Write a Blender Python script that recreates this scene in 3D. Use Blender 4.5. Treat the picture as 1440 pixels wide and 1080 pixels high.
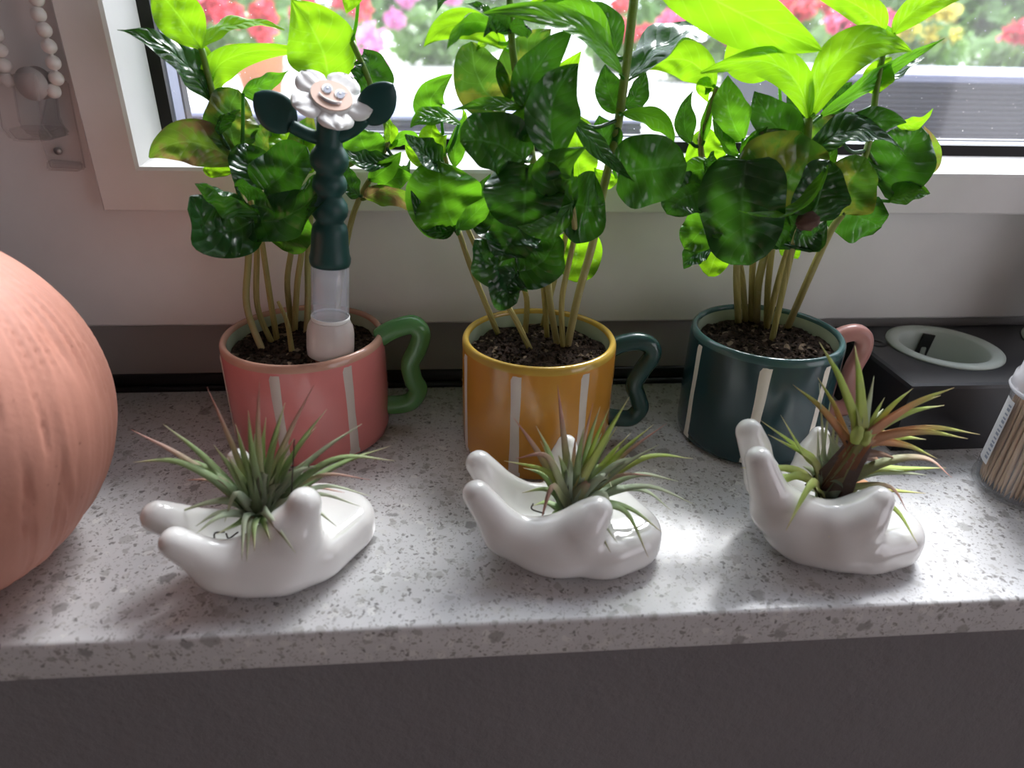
import bpy, bmesh, math, random
import numpy as np
from mathutils import Vector, Matrix, noise

random.seed(7)
C = bpy.context.scene.collection
SC = bpy.context.scene
for o in list(bpy.data.objects): bpy.data.objects.remove(o)

# ------------------------------------------------------------------ camera
F, CX, CY, H = 957.0, 720.0, 540.0, 0.24
def _n(v): return v / np.linalg.norm(v)
def _ray(px, py): return np.array([px - CX, -(py - CY), -F])
_z = -_n(_ray(672, 2371)); _x = _n(_ray(12200, 341)); _x = _n(_x - _z * (_x @ _z)); _y = np.cross(_z, _x)
RM = np.stack([_x, _y, _z])
CAM = Vector((0, 0, H))
cd = bpy.data.cameras.new('camera'); cam = bpy.data.objects.new('camera', cd); C.objects.link(cam)
cd.sensor_width = 36; cd.sensor_fit = 'HORIZONTAL'; cd.lens = F / 1440 * 36; cd.clip_start = 0.01
cam.matrix_world = Matrix.Translation(CAM) @ Matrix([[float(v) for v in r] for r in RM]).to_4x4()
cd.dof.use_dof = True; cd.dof.focus_distance = 0.41; cd.dof.aperture_fstop = 6.5
SC.camera = cam
# ------------------------------------------------------------------ light
W = bpy.data.worlds.new('sky'); SC.world = W; W.use_nodes = True
bg = W.node_tree.nodes['Background']; bg.inputs[0].default_value = (0.83, 0.875, 1.0, 1); bg.inputs[1].default_value = 3.9
sl = bpy.data.lights.new('sun', 'SUN'); sl.energy = 8.5; sl.angle = math.radians(24); sl.color = (.98, .97, 1)
so = bpy.data.objects.new('sun', sl); C.objects.link(so)
_el, _az = math.radians(46), math.radians(27)
_d = Vector((-math.sin(_az) * math.cos(_el), -math.cos(_az) * math.cos(_el), -math.sin(_el)))
so.rotation_euler = _d.to_track_quat('-Z', 'Y').to_euler(); so.location = (0.5, 3, 3)
vs = SC.view_settings; vs.view_transform = 'Standard'; vs.look = 'None'; vs.gamma = 1; vs.use_curve_mapping = False
vs.exposure = 0.05
def portal(name, loc, rot, sx, sy):
    l = bpy.data.lights.new(name, 'AREA'); l.shape = 'RECTANGLE'; l.size = sx; l.size_y = sy; l.cycles.is_portal = True
    o = bpy.data.objects.new(name, l); C.objects.link(o); o.location = loc; o.rotation_euler = rot
portal('portal_window', (.35, .50, .62), (math.radians(-90), 0, 0), 1.3, 1.1)
portal('portal_side', (2.69, -1.60, .40), (0, math.radians(90), 0), 1.8, 2.3)  # sampling portal for the added fill window

# ------------------------------------------------------------------ pixel helpers (1440x1080 frame)
def dirw(px, py): return Vector([float(v) for v in RM @ _ray(px, py)])
def onY(px, py, Y): d = dirw(px, py); return CAM + d * (Y / d.y)
def onZ(px, py, z=0.0): d = dirw(px, py); return CAM + d * ((z - H) / d.z)
def pxm(p): return (Vector(p) - CAM).length / F       # metres per pixel at p (about)

# ------------------------------------------------------------------ materials
MATS = {}
def mat(name, col, rough=.5, metal=0, spec=.5, trans=0, alpha=1, ior=1.45, coat=0, sub=0):
    m = bpy.data.materials.new(name); m.use_nodes = True; MATS[name] = m
    b = m.node_tree.nodes['Principled BSDF']; b.inputs['Base Color'].default_value = (*col, 1)
    b.inputs['Roughness'].default_value = rough; b.inputs['Metallic'].default_value = metal
    b.inputs['Specular IOR Level'].default_value = spec; b.inputs['Transmission Weight'].default_value = trans
    b.inputs['Alpha'].default_value = alpha; b.inputs['IOR'].default_value = ior; b.inputs['Coat Weight'].default_value = coat
    b.inputs['Subsurface Weight'].default_value = sub
    if sub: b.inputs['Subsurface Radius'].default_value = (.004, .004, .004)
    return m
class NT:
    def __init__(s, m): s.m = m; s.t = m.node_tree; s.b = s.t.nodes.get('Principled BSDF'); s.out = s.t.nodes['Material Output']
    def n(s, typ, **kw):
        x = s.t.nodes.new(typ)
        for k, v in kw.items():
            if k.startswith('i_'): x.inputs[k[2:].replace('_', ' ')].default_value = v
            else: setattr(x, k, v)
        return x
    def l(s, a, b): s.t.links.new(a, b)
    def math(s, op, a, b=None, c=None, clamp=False):
        x = s.t.nodes.new('ShaderNodeMath'); x.operation = op; x.use_clamp = clamp
        for i, v in enumerate((a, b, c)):
            if v is None: continue
            if hasattr(v, 'links'): s.l(v, x.inputs[i])
            else: x.inputs[i].default_value = v
        return x.outputs[0]
    def mix(s, f, a, b):
        x = s.t.nodes.new('ShaderNodeMix'); x.data_type = 'RGBA'
        for i, v in ((0, f), (6, a), (7, b)):
            if hasattr(v, 'links'): s.l(v, x.inputs[i])
            else: x.inputs[i].default_value = v if i == 0 else (*v, 1)
        return x.outputs[2]
    def coord(s, kind='Object'): return s.n('ShaderNodeTexCoord').outputs[kind]
    def noise(s, vec, scale, detail=3, rough=.5):
        x = s.n('ShaderNodeTexNoise'); x.inputs['Scale'].default_value = scale; x.inputs['Detail'].default_value = detail
        x.inputs['Roughness'].default_value = rough
        if vec is not None: s.l(vec, x.inputs['Vector'])
        return x.outputs['Fac']
    def ramp(s, fac, a, b, inv=False):
        x = s.n('ShaderNodeMapRange'); x.clamp = True; s.l(fac, x.inputs[0]); x.inputs[1].default_value = a; x.inputs[2].default_value = b
        x.interpolation_type = 'SMOOTHSTEP'
        if inv: x.inputs[3].default_value = 1; x.inputs[4].default_value = 0
        return x.outputs[0]
    def bump(s, h, strength=.3, dist=.001, to=None):
        x = s.n('ShaderNodeBump'); x.inputs['Strength'].default_value = strength; x.inputs['Distance'].default_value = dist
        s.l(h, x.inputs['Height']); s.l(x.outputs[0], (to or s.b.inputs['Normal'])); return x.outputs[0]

def quartz():
    m = mat('quartz', (.7, .7, .7), .22); t = NT(m); co = t.coord()
    wn = t.n('ShaderNodeTexNoise'); wn.inputs['Scale'].default_value = 260; t.l(co, wn.inputs['Vector'])
    vm = t.n('ShaderNodeVectorMath'); vm.operation = 'MULTIPLY_ADD'; t.l(wn.outputs['Color'], vm.inputs[0])
    vm.inputs[1].default_value = (.006, .006, .006); t.l(co, vm.inputs[2]); cw = vm.outputs[0]
    def chips(scale, lo, size, inv=False):
        v = t.n('ShaderNodeTexVoronoi'); v.inputs['Scale'].default_value = scale; v.inputs['Randomness'].default_value = 1
        t.l(cw, v.inputs['Vector'])
        sp = t.n('ShaderNodeSeparateColor'); t.l(v.outputs['Color'], sp.inputs[0])
        sel = t.ramp(sp.outputs[0], lo, lo + .02)
        sh = t.ramp(v.outputs['Distance'], size, size * .8, False)
        x = t.n('ShaderNodeMapRange'); t.l(v.outputs['Distance'], x.inputs[0]); x.inputs[1].default_value = size * .75
        x.inputs[2].default_value = size; x.inputs[3].default_value = 1; x.inputs[4].default_value = 0
        return t.math('MULTIPLY', sel, x.outputs[0]), sp.outputs[1]
    n1 = t.noise(co, 60, 4); base = t.mix(n1, (.60, .60, .605), (.74, .735, .745))
    a, ca = chips(190, .62, .5); base = t.mix(t.math('MULTIPLY', a, .7), base, t.mix(ca, (.36, .35, .34), (.85, .85, .83)))
    b_, cb = chips(340, .66, .42); base = t.mix(t.math('MULTIPLY', b_, .8), base, t.mix(cb, (.16, .15, .15), (.42, .4, .38)))
    c_, cc = chips(95, .84, .42); base = t.mix(t.math('MULTIPLY', c_, .75), base, t.mix(cc, (.22, .21, .21), (.5, .49, .48)))
    d_, cd_ = chips(800, .72, .5); base = t.mix(t.math('MULTIPLY', d_, .6), base, (.3, .29, .28))
    t.l(base, t.b.inputs['Base Color']); t.bump(t.noise(co, 900, 2), .04, .0005)
    return m
def pvc():
    m = mat('white_pvc', (.80, .795, .78), .38); t = NT(m); co = t.coord()
    n = t.noise(co, 14, 4); t.l(t.mix(t.ramp(n, .3, .8), (.86, .855, .845), (.78, .77, .76)), t.b.inputs['Base Color'])
    t.bump(t.noise(co, 220, 3), .05, .001); return m
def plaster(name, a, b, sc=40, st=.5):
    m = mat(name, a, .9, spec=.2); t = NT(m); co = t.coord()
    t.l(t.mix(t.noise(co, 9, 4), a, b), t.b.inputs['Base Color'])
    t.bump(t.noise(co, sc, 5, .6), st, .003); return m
def glaze(name, col, rough=.18, var=.12):
    m = mat(name, col, rough, coat=.3); t = NT(m); co = t.coord()
    t.l(t.mix(t.noise(co, 45, 4), tuple(c * (1 - var) for c in col), tuple(min(1, c * (1 + var)) for c in col)), t.b.inputs['Base Color'])
    t.bump(t.noise(co, 120, 2), .05, .001); return m
def soilm():
    m = mat('soil_dark', (.03, .02, .015), .95, spec=.2); t = NT(m); co = t.coord()
    n = t.noise(co, 420, 4, .7); c = t.mix(t.ramp(n, .35, .7), (.012, .008, .006), (.085, .055, .04))
    v = t.n('ShaderNodeTexVoronoi'); v.inputs['Scale'].default_value = 330; t.l(co, v.inputs['Vector'])
    sp = t.n('ShaderNodeSeparateColor'); t.l(v.outputs['Color'], sp.inputs[0])
    c = t.mix(t.ramp(sp.outputs[0], .93, .95), c, (.22, .16, .11)); t.l(c, t.b.inputs['Base Color'])
    t.bump(n, .9, .002); return m
def terracotta():
    m = mat('terracotta', (.5, .2, .12), .58, spec=.45); t = NT(m); co = t.coord()
    n = t.noise(co, 16, 5, .6); c = t.mix(n, (.45, .19, .135), (.56, .275, .21))
    n2 = t.noise(co, 210, 2); c = t.mix(t.ramp(n2, .72, .78), c, (.30, .12, .08)); t.l(c, t.b.inputs['Base Color'])
    t.bump(t.noise(co, 350, 4), .18, .001); return m
def leafm(name, refl, tran, tf=.42, spots=None, rough=.27, vein=1.7, stripes=1.0):
    m = bpy.data.materials.new(name); m.use_nodes = True; t = NT(m); MATS[name] = m
    b = t.b; b.inputs['Roughness'].default_value = rough; b.inputs['Specular IOR Level'].default_value = .55
    uv = t.n('ShaderNodeUVMap').outputs[0]; sp = t.n('ShaderNodeSeparateXYZ'); t.l(uv, sp.inputs[0])
    u, v = sp.outputs[0], sp.outputs[1]
    a = t.math('ABSOLUTE', t.math('MULTIPLY', t.math('SUBTRACT', v, .5), 2.0))
    ph = t.math('MULTIPLY', t.math('SUBTRACT', u, t.math('MULTIPLY', a, .22)), 8.0)
    tri = t.math('PINGPONG', ph, .5)                                   # 0 on a side vein, .5 between
    vl = t.math('MULTIPLY', t.ramp(tri, 0, .07, True), t.ramp(a, .75, 1.0, True))
    mid = t.ramp(a, .0, .06, True); veins = t.math('MAXIMUM', t.math('MULTIPLY', vl, .55), mid)
    ob = t.coord(); n = t.noise(ob, 55, 4)
    oi = t.n('ShaderNodeObjectInfo')
    rc = t.mix(n, tuple(c * .75 for c in refl), tuple(c * 1.3 for c in refl))
    tc = t.mix(n, tuple(c * .8 for c in tran), tuple(min(1, c * 1.15) for c in tran))
    if spots:
        n3 = t.ramp(t.noise(ob, spots[2], 3), .45, .62)
        rc = t.mix(n3, rc, spots[0]); tc = t.mix(n3, tc, spots[1])
    rc = t.mix(t.math('MULTIPLY', veins, .5), rc, tuple(min(1, c * vein + .03) for c in refl))
    tc = t.mix(t.math('MULTIPLY', veins, .35), tc, tuple(min(1, c * 1.25 + .05) for c in tran))
    t.l(rc, b.inputs['Base Color'])
    bh = t.math('ADD', t.math('MULTIPLY', t.math('SMOOTH_MIN', tri, .3, .2), 1.6 * stripes), t.math('MULTIPLY', t.ramp(a, 0, .12), .5))
    bh = t.math('ADD', bh, t.math('MULTIPLY', t.noise(ob, 190, 2), .35))
    bn = t.bump(bh, .6, .0018)
    tr = t.n('ShaderNodeBsdfTranslucent'); t.l(tc, tr.inputs[0])
    ms = t.n('ShaderNodeMixShader'); ms.inputs[0].default_value = tf; t.l(b.outputs[0], ms.inputs[1]); t.l(tr.outputs[0], ms.inputs[2])
    t.l(ms.outputs[0], t.out.inputs[0]); return m
def airm(name, stops, rough=.55, tf=.30):
    m = bpy.data.materials.new(name); m.use_nodes = True; t = NT(m); MATS[name] = m
    uv = t.n('ShaderNodeUVMap').outputs[0]; sp = t.n('ShaderNodeSeparateXYZ'); t.l(uv, sp.inputs[0])
    r = t.n('ShaderNodeValToRGB'); e = r.color_ramp.elements
    while len(e) < len(stops): e.new(.5)
    for i, (p, c) in enumerate(stops): e[i].position = p; e[i].color = (*c, 1)
    t.l(sp.outputs[0], r.inputs[0])
    n = t.noise(t.coord(), 260, 3); c = t.mix(t.ramp(n, .5, .8), r.outputs[0], (.55, .58, .5))
    c2 = t.mix(.25, r.outputs[0], c); t.l(c2, t.b.inputs['Base Color']); t.b.inputs['Roughness'].default_value = rough
    tr = t.n('ShaderNodeBsdfTranslucent'); t.l(c2, tr.inputs[0])
    ms = t.n('ShaderNodeMixShader'); ms.inputs[0].default_value = tf; t.l(t.b.outputs[0], ms.inputs[1]); t.l(tr.outputs[0], ms.inputs[2])
    t.l(ms.outputs[0], t.out.inputs[0]); return m
def clear(name, tint=(.9, .9, .9), gloss=.10, diff=.0, dcol=(.8, .8, .8), rough=.05, dust_haze=False):
    """clear plastic or glass: see-through, with surface reflection and (diff) a milky share"""
    m = bpy.data.materials.new(name); m.use_nodes = True; t = NT(m); MATS[name] = m; t.t.nodes.remove(t.b)
    tp = t.n('ShaderNodeBsdfTransparent'); tp.inputs[0].default_value = (*tint, 1)
    gl = t.n('ShaderNodeBsdfGlossy'); gl.inputs['Roughness'].default_value = rough
    lw = t.n('ShaderNodeLayerWeight'); lw.inputs[0].default_value = .5
    sh = tp.outputs[0]
    if diff or dust_haze:
        di = t.n('ShaderNodeBsdfDiffuse'); di.inputs[0].default_value = (*dcol, 1)
        tl = t.n('ShaderNodeBsdfTranslucent'); tl.inputs[0].default_value = (*dcol, 1)
        ad = t.n('ShaderNodeMixShader'); t.l(di.outputs[0], ad.inputs[1]); t.l(tl.outputs[0], ad.inputs[2])
        mx = t.n('ShaderNodeMixShader'); mx.inputs[0].default_value = diff; t.l(sh, mx.inputs[1]); t.l(ad.outputs[0], mx.inputs[2]); sh = mx.outputs[0]
        if dust_haze:
            co = t.coord(); fac = None
            for sc, lim, sz in ((520, .93, .20), (170, .97, .06)):
                v = t.n('ShaderNodeTexVoronoi'); v.inputs['Scale'].default_value = sc; t.l(co, v.inputs['Vector'])
                s2 = t.n('ShaderNodeSeparateColor'); t.l(v.outputs['Color'], s2.inputs[0])
                f = t.math('MULTIPLY', t.ramp(s2.outputs[0], lim, lim + .01), t.ramp(v.outputs['Distance'], sz * .5, sz, True))
                fac = f if fac is None else t.math('MAXIMUM', fac, f)
            fac = t.math('ADD', t.math('MULTIPLY', fac, .75), t.math('MULTIPLY', t.noise(co, 6, 4), .08))  # dust specks, plus a milky veil that imitates glare and lens haze
            t.l(fac, mx.inputs[0])
    m2 = t.n('ShaderNodeMixShader'); k = t.math('ADD', t.math('MULTIPLY', t.math('POWER', lw.outputs['Facing'], 4.0), .7), gloss, clamp=True)
    t.l(k, m2.inputs[0]); t.l(sh, m2.inputs[1]); t.l(gl.outputs[0], m2.inputs[2]); t.l(m2.outputs[0], t.out.inputs[0]); return m

M_QUARTZ = quartz(); M_PVC = pvc()
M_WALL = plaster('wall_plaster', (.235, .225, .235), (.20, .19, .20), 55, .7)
M_ROOM = plaster('room_paint', (.50, .41, .37), (.46, .38, .34), 60, .2)
M_FLOOR = plaster('floor_tile', (.32, .28, .24), (.26, .22, .19), 20, .1)
M_BLACK = mat('black_rubber', (.012, .012, .014), .45)
M_SPACER = mat('spacer_slate', (.17, .19, .27), .35, metal=.2)
M_BASE = plaster('base_profile', (.33, .32, .31), (.30, .29, .28), 90, .05)
M_GLASS = clear('window_glass', (.97, .98, .975), .035, 0, (.9, .9, .9), .0, dust_haze=True)
M_TERRA = terracotta(); M_SOIL = soilm()
M_PINK = glaze('glaze_pink', (.66, .215, .205)); M_OCHRE = glaze('glaze_ochre', (.56, .255, .035)); M_TEAL = glaze('glaze_dark_teal', (.018, .05, .058), .22)
M_MINT = glaze('glaze_mint', (.48, .56, .42)); M_SAGE = glaze('glaze_green', (.10, .27, .09)); M_DKGRN = glaze('glaze_dark_green', (.018, .06, .055), .25)
M_ROSE = glaze('glaze_rose', (.66, .33, .29), .3); M_CREAM = mat('cream_paint', (.74, .69, .62), .55)
M_RIMP = glaze('rim_tan', (.55, .31, .23)); M_RIMO = glaze('rim_ochre', (.55, .36, .06)); M_RIMT = glaze('rim_teal', (.05, .12, .12), .2)
M_CERAM = mat('white_ceramic', (.86, .85, .83), .07, coat=.6)
M_STAKE = mat('stake_silicone', (.010, .060, .055), .42)
M_TUBE = clear('tube_plastic', (.96, .97, .985), .05, .22, (.88, .89, .97), .08)
M_COLLAR = clear('collar_plastic', (.93, .9, .89), .05, .66, (.95, .88, .85), .3)
M_WHITE = mat('white_plastic', (.83, .83, .82), .5); M_PEACH = mat('peach_plastic', (.80, .55, .44), .55)
M_GREYP = mat('grey_print', (.33, .36, .45), .5); M_BOX = mat('black_plastic', (.018, .019, .023), .38)
M_RING = mat('pale_ring_plastic', (.52, .58, .53), .42); M_WOOD = mat('toothpick_wood', (.62, .43, .29), .7)
M_JAR = clear('jar_plastic', (.98, .985, .99), .03, .05, (.85, .85, .88), .04)
M_LIDP = clear('jar_lid_plastic', (.93, .93, .95), .04, .45, (.9, .9, .92), .1)
M_CLIP = clear('clip_plastic', (.985, .98, .98), .04, .10, (.92, .90, .89), .05)
M_BEAD = mat('bead_white', (.74, .71, .68), .45); M_PAPER = mat('label_paper', (.78, .78, .80), .7)
M_STEM = leafm('stem_pale', (.42, .37, .14), (.5, .45, .08), .15, None, .5); M_STEMG = leafm('stem_green', (.16, .30, .04), (.4, .6, .05), .25, None, .45)
M_STEMG = airm('stem_pale_to_green', [(0, (.40, .33, .16)), (.30, (.42, .40, .14)), (.55, (.26, .34, .06)), (1, (.20, .38, .04))], .45, .2)
M_LD = leafm('leaf_mature', (.012, .062, .017), (.085, .30, .012), .18)
M_LM = leafm('leaf_mid', (.035, .14, .022), (.17, .48, .015), .40)
M_LY = leafm('leaf_young', (.10, .27, .02), (.34, .70, .012), .46)
M_LV = leafm('leaf_mottled', (.03, .10, .02), (.12, .30, .02), .32, ((.10, .11, .025), (.34, .40, .04), 75))
M_LB = leafm('leaf_browned', (.04, .11, .02), (.26, .45, .03), .36, ((.14, .08, .045), (.30, .20, .07), 70))
LM = {'d': M_LD, 'm': M_LM, 'y': M_LY, 'v': M_LV, 'b': M_LB}
M_HUSK = mat('dry_husk', (.11, .06, .045), .85)
M_AIR = airm('air_leaf_green', [(0, (0.390, 0.494, 0.325)), (.35, (0.390, 0.546, 0.286)), (.75, (0.494, 0.650, 0.286)), (1, (0.754, 0.650, 0.442))])
M_AIRS = airm('air_leaf_silver', [(0, (0.468, 0.559, 0.416)), (.5, (0.572, 0.689, 0.494)), (1, (0.715, 0.741, 0.520))])
M_AIRP = airm('air_leaf_pink', [(0, (0.416, 0.494, 0.286)), (.4, (0.546, 0.598, 0.325)), (.75, (0.754, 0.520, 0.416)), (1, (0.624, 0.286, 0.234))])
M_AIRL = airm('air_leaf_lime', [(0, (0.520, 0.442, 0.312)), (.35, (0.624, 0.676, 0.234)), (.8, (0.624, 0.806, 0.208)), (1, (0.806, 0.728, 0.442))])
M_AIRO = airm('air_leaf_orange', [(0, (0.221, 0.143, 0.117)), (.3, (0.676, 0.312, 0.169)), (.6, (0.820, 0.494, 0.260)), (.85, (0.676, 0.754, 0.234)), (1, (0.780, 0.650, 0.390))])
M_AIRB = airm('air_leaf_brown', [(0, (.26, .19, .165)), (.5, (.36, .26, .23)), (.8, (.42, .27, .20)), (1, (.55, .32, .2))])
M_ROOT = mat('dry_root', (.03, .02, .018), .9)

# ------------------------------------------------------------------ object helpers
def link(name, me, m, parent=None):
    o = bpy.data.objects.new(name, me); C.objects.link(o)
    if m is not None and len(me.materials) == 0: me.materials.append(m)
    if parent is not None: o.parent = parent
    return o
def tag(o, label, cat, group=None):
    o['label'] = label; o['category'] = cat
    if group: o['group'] = group
    return o
def struct(o, label=None): 
    o['kind'] = 'structure'
    if label: o['label'] = label
    return o
def thing(name, label, cat, loc=(0, 0, 0), group=None):
    o = bpy.data.objects.new(name, None); C.objects.link(o); o.empty_display_size = .01; o.location = loc; tag(o, label, cat, group); return o
def par(o, p):            # parent while keeping world coordinates baked in the mesh
    o.parent = p; o.matrix_parent_inverse = Matrix.Translation(p.location).inverted(); return o
def mesh(name, V, Fc, smooth=True, uv=None):
    me = bpy.data.meshes.new(name); me.from_pydata([tuple(v) for v in V], [], Fc); me.update()
    if smooth: me.polygons.foreach_set('use_smooth', [True] * len(me.polygons))
    if uv is not None:
        l = me.uv_layers.new(name='UVMap'); idx = np.zeros(len(me.loops), dtype=np.int32); me.loops.foreach_get('vertex_index', idx)
        l.data.foreach_set('uv', np.asarray(uv, dtype=np.float32)[idx].ravel())
    return me
def box(x0, x1, y0, y1, z0, z1, bev=0, seg=2):
    bm = bmesh.new(); bmesh.ops.create_cube(bm, size=1)
    for v in bm.verts: v.co = Vector(((x0 + x1) / 2 + v.co.x * (x1 - x0), (y0 + y1) / 2 + v.co.y * (y1 - y0), (z0 + z1) / 2 + v.co.z * (z1 - z0)))
    if bev: bmesh.ops.bevel(bm, geom=list(bm.edges), offset=bev, segments=seg, affect='EDGES', profile=.5)
    me = bpy.data.meshes.new('box'); bm.to_mesh(me); bm.free()
    if bev: me.polygons.foreach_set('use_smooth', [True] * len(me.polygons)); me.set_sharp_from_angle(angle=math.radians(50))
    return me
def lathe(prof, n=64, closed=False, origin=(0, 0, 0), axis=None, dis=None):
    """prof: (r,z) list. axis: unit vector of the local z"""
    V = []; Fc = []; k = len(prof); q = (Vector(axis).normalized().to_track_quat('Z', 'Y') if axis is not None else None)
    for (r, z) in prof:
        for i in range(n):
            a = 2 * math.pi * i / n; rr = r if dis is None else dis(r, z, a)
            p = Vector((rr * math.cos(a), rr * math.sin(a), z)); p = q @ p if q else p; V.append(p + Vector(origin))
    rng = k if closed else k - 1
    for j in range(rng):
        for i in range(n):
            a, b = j * n + i, j * n + (i + 1) % n; c, d = ((j + 1) % k) * n + (i + 1) % n, ((j + 1) % k) * n + i
            Fc.append((a, b, c, d))
    if not closed:
        if prof[0][0] > 1e-6: Fc.append(tuple(reversed(range(n))))
        if prof[-1][0] > 1e-6: Fc.append(tuple(range((k - 1) * n, k * n)))
    return V, Fc
def catmull(P, m=8):
    P = [Vector(p) for p in P]; 
    if len(P) < 3: return [P[0].lerp(P[-1], i / m) for i in range(m + 1)]
    Q = [P[0] * 2 - P[1]] + P + [P[-1] * 2 - P[-2]]; out = []
    for i in range(1, len(Q) - 2):
        for s in range(m):
            t = s / m; a, b, c, d = Q[i - 1], Q[i], Q[i + 1], Q[i + 2]
            out.append(.5 * ((2 * b) + (c - a) * t + (2 * a - 5 * b + 4 * c - d) * t * t + (3 * b - a - 3 * c + d) * t ** 3))
    out.append(P[-1]); return out
def tube(P, R, n=10, caps=True):
    V = []; Fc = []; UV = []; m = len(P); ref = Vector((.3, .1, 1)).normalized(); prev = None
    for i, p in enumerate(P):
        T = (P[min(i + 1, m - 1)] - P[max(i - 1, 0)]).normalized()
        A = (ref if prev is None else prev); A = (A - T * A.dot(T))
        if A.length < 1e-5: A = T.orthogonal()
        A.normalize(); prev = A; B = T.cross(A); r = R[i] if hasattr(R, '__len__') else R
        for k in range(n):
            a = 2 * math.pi * k / n; V.append(p + (A * math.cos(a) + B * math.sin(a)) * r); UV.append((i / max(1, m - 1), .5 + .3 * math.cos(a)))
    for i in range(m - 1):
        for k in range(n): Fc.append((i * n + k, i * n + (k + 1) % n, (i + 1) * n + (k + 1) % n, (i + 1) * n + k))
    if caps: Fc.append(tuple(reversed(range(n)))); Fc.append(tuple(range((m - 1) * n, m * n)))
    return V, Fc, UV
def join(parts):
    V = []; Fc = []; UV = []
    for p in parts:
        o = len(V); V += list(p[0]); Fc += [tuple(i + o for i in f) for f in p[1]]
        UV += list(p[2]) if len(p) > 2 else [(0, .5)] * len(p[0])
    return V, Fc, UV
def prism(outline, y0, y1):   # outline in x,z
    n = len(outline); V = [(x, y0, z) for x, z in outline] + [(x, y1, z) for x, z in outline]
    Fc = [tuple(range(n)), tuple(reversed(range(n, 2 * n)))] + [(i + n, (i + 1) % n + n, (i + 1) % n, i) for i in range(n)]
    return V, Fc

# ================================================================== SETTING
YF, YE = .2228, .2360                   # sill front edge, wall face below
XL, XR, ZT = -.365, 1.05, 1.18          # reveal sides, opening top
RX0, RX1, RY0, RZ0, RZ1 = -1.5, 2.6, -3.0, -.95, 1.65
sill = link('trim_1', box(XL, XR, YF, .4580, -.0222, 0, .0022, 3), M_QUARTZ); struct(sill, 'speckled pale grey quartz windowsill slab')
def wall_mesh(rects): 
    V = []; Fc = []
    for (x0, x1, y0, y1, z0, z1) in rects:
        me = box(x0, x1, y0, y1, z0, z1); o = len(V); V += [v.co.copy() for v in me.vertices]; Fc += [tuple(i + o for i in p.vertices) for p in me.polygons]
        bpy.data.meshes.remove(me)
    return mesh('wall', V, Fc, False)
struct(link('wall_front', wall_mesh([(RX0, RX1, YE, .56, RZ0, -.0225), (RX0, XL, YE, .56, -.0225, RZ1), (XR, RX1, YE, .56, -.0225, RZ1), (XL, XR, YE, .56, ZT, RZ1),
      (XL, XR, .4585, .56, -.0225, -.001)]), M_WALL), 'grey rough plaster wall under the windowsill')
struct(link('wall_left', wall_mesh([(RX0 - .1, RX0, RY0, .56, RZ0, RZ1)]), M_ROOM))
WY0, WY1, WZA, WZB = -2.75, -.45, -.50, 1.30          # opening for an added, unseen fill-light window in the right wall
struct(link('wall_right', wall_mesh([(RX1, RX1 + .1, RY0, WY0, RZ0, RZ1), (RX1, RX1 + .1, WY1, .56, RZ0, RZ1), (RX1, RX1 + .1, WY0, WY1, RZ0, WZA), (RX1, RX1 + .1, WY0, WY1, WZB, RZ1)]), M_ROOM))
fm = bpy.data.materials.new('fill_window_diffuser'); fm.use_nodes = True; _t = NT(fm); _t.t.nodes.remove(_t.b); _tl = _t.n('ShaderNodeBsdfTranslucent'); _tl.inputs[0].default_value = (.73, .705, .69, 1); _t.l(_tl.outputs[0], _t.out.inputs[0])  # translucent sheet of the added window, spreads its fill light
struct(link('added_fill_window', box(RX1 + .04, RX1 + .045, WY0, WY1, WZA, WZB), fm), 'unseen translucent window added in the right wall for fill light')
struct(link('wall_back', wall_mesh([(RX0, RX1, RY0 - .1, RY0, RZ0, RZ1)]), M_ROOM))
struct(link('floor', wall_mesh([(RX0, RX1, RY0, YE, RZ0 - .05, RZ0)]), M_FLOOR))
struct(link('ceiling', wall_mesh([(RX0, RX1, RY0, .56, RZ1, RZ1 + .05)]), M_ROOM))

# window_1: mitred outer frame, sash, bead, gasket, spacer, pane
win = bpy.data.objects.new('window_1', None); C.objects.link(win); struct(win, 'white plastic window frame with sash and dusty pane')
def rails(name, x0, x1, z0, z1, prof, m, parent, sides='BLTR', bev=True):
    """prof: closed (inset, Y) outline; four mitred rails as separate meshes"""
    ring = [[(x0 + d, y, z0 + d), (x1 - d, y, z0 + d), (x1 - d, y, z1 - d), (x0 + d, y, z1 - d)] for d, y in prof]; k = len(prof)
    for s, (a, b) in zip('BRTL', ((0, 1), (1, 2), (2, 3), (3, 0))):
        if s not in sides: continue
        V = [ring[i][a] for i in range(k)] + [ring[i][b] for i in range(k)]
        Fc = [(i, (i + 1) % k, k + (i + 1) % k, k + i) for i in range(k)] + [tuple(reversed(range(k))), tuple(range(k, 2 * k))]
        me = mesh(name, V, Fc, False); bm = bmesh.new(); bm.from_mesh(me); bmesh.ops.recalc_face_normals(bm, faces=bm.faces); bm.to_mesh(me); bm.free()
        o = link(name, me, m, parent)
FZ0, SX0, SZ0 = .053, -.2125, .1350
WX1, WZ1 = .98, 1.14
FX0 = SX0 - (SZ0 - FZ0); FX1 = WX1 + .08; FZ1 = WZ1 + .08
FX1 = min(FX1, XR - .002)
rails('frame_rail', FX0, FX1, FZ0, min(FZ1, ZT - .002), [(0, .452), (.0015, .4505), (.090, .4505), (.090, .52), (0, .52)], M_PVC, win)
SP = [(0, .4372), (.0012, .436), (.0245, .436), (.0265, .4372), (.0340, .462), (.0340, .50), (0, .4495)]
rails('sash_rail', SX0, WX1, SZ0, WZ1, SP, M_PVC, win)
rails('gap_strip', SX0 - .0022, WX1 + .0022, SZ0 - .0022, WZ1 + .0022, [(0, .4488), (.0022, .4462), (.0022, .4505), (0, .4505)], mat('gap_seal', (.30, .36, .30), .5), win)
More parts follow.
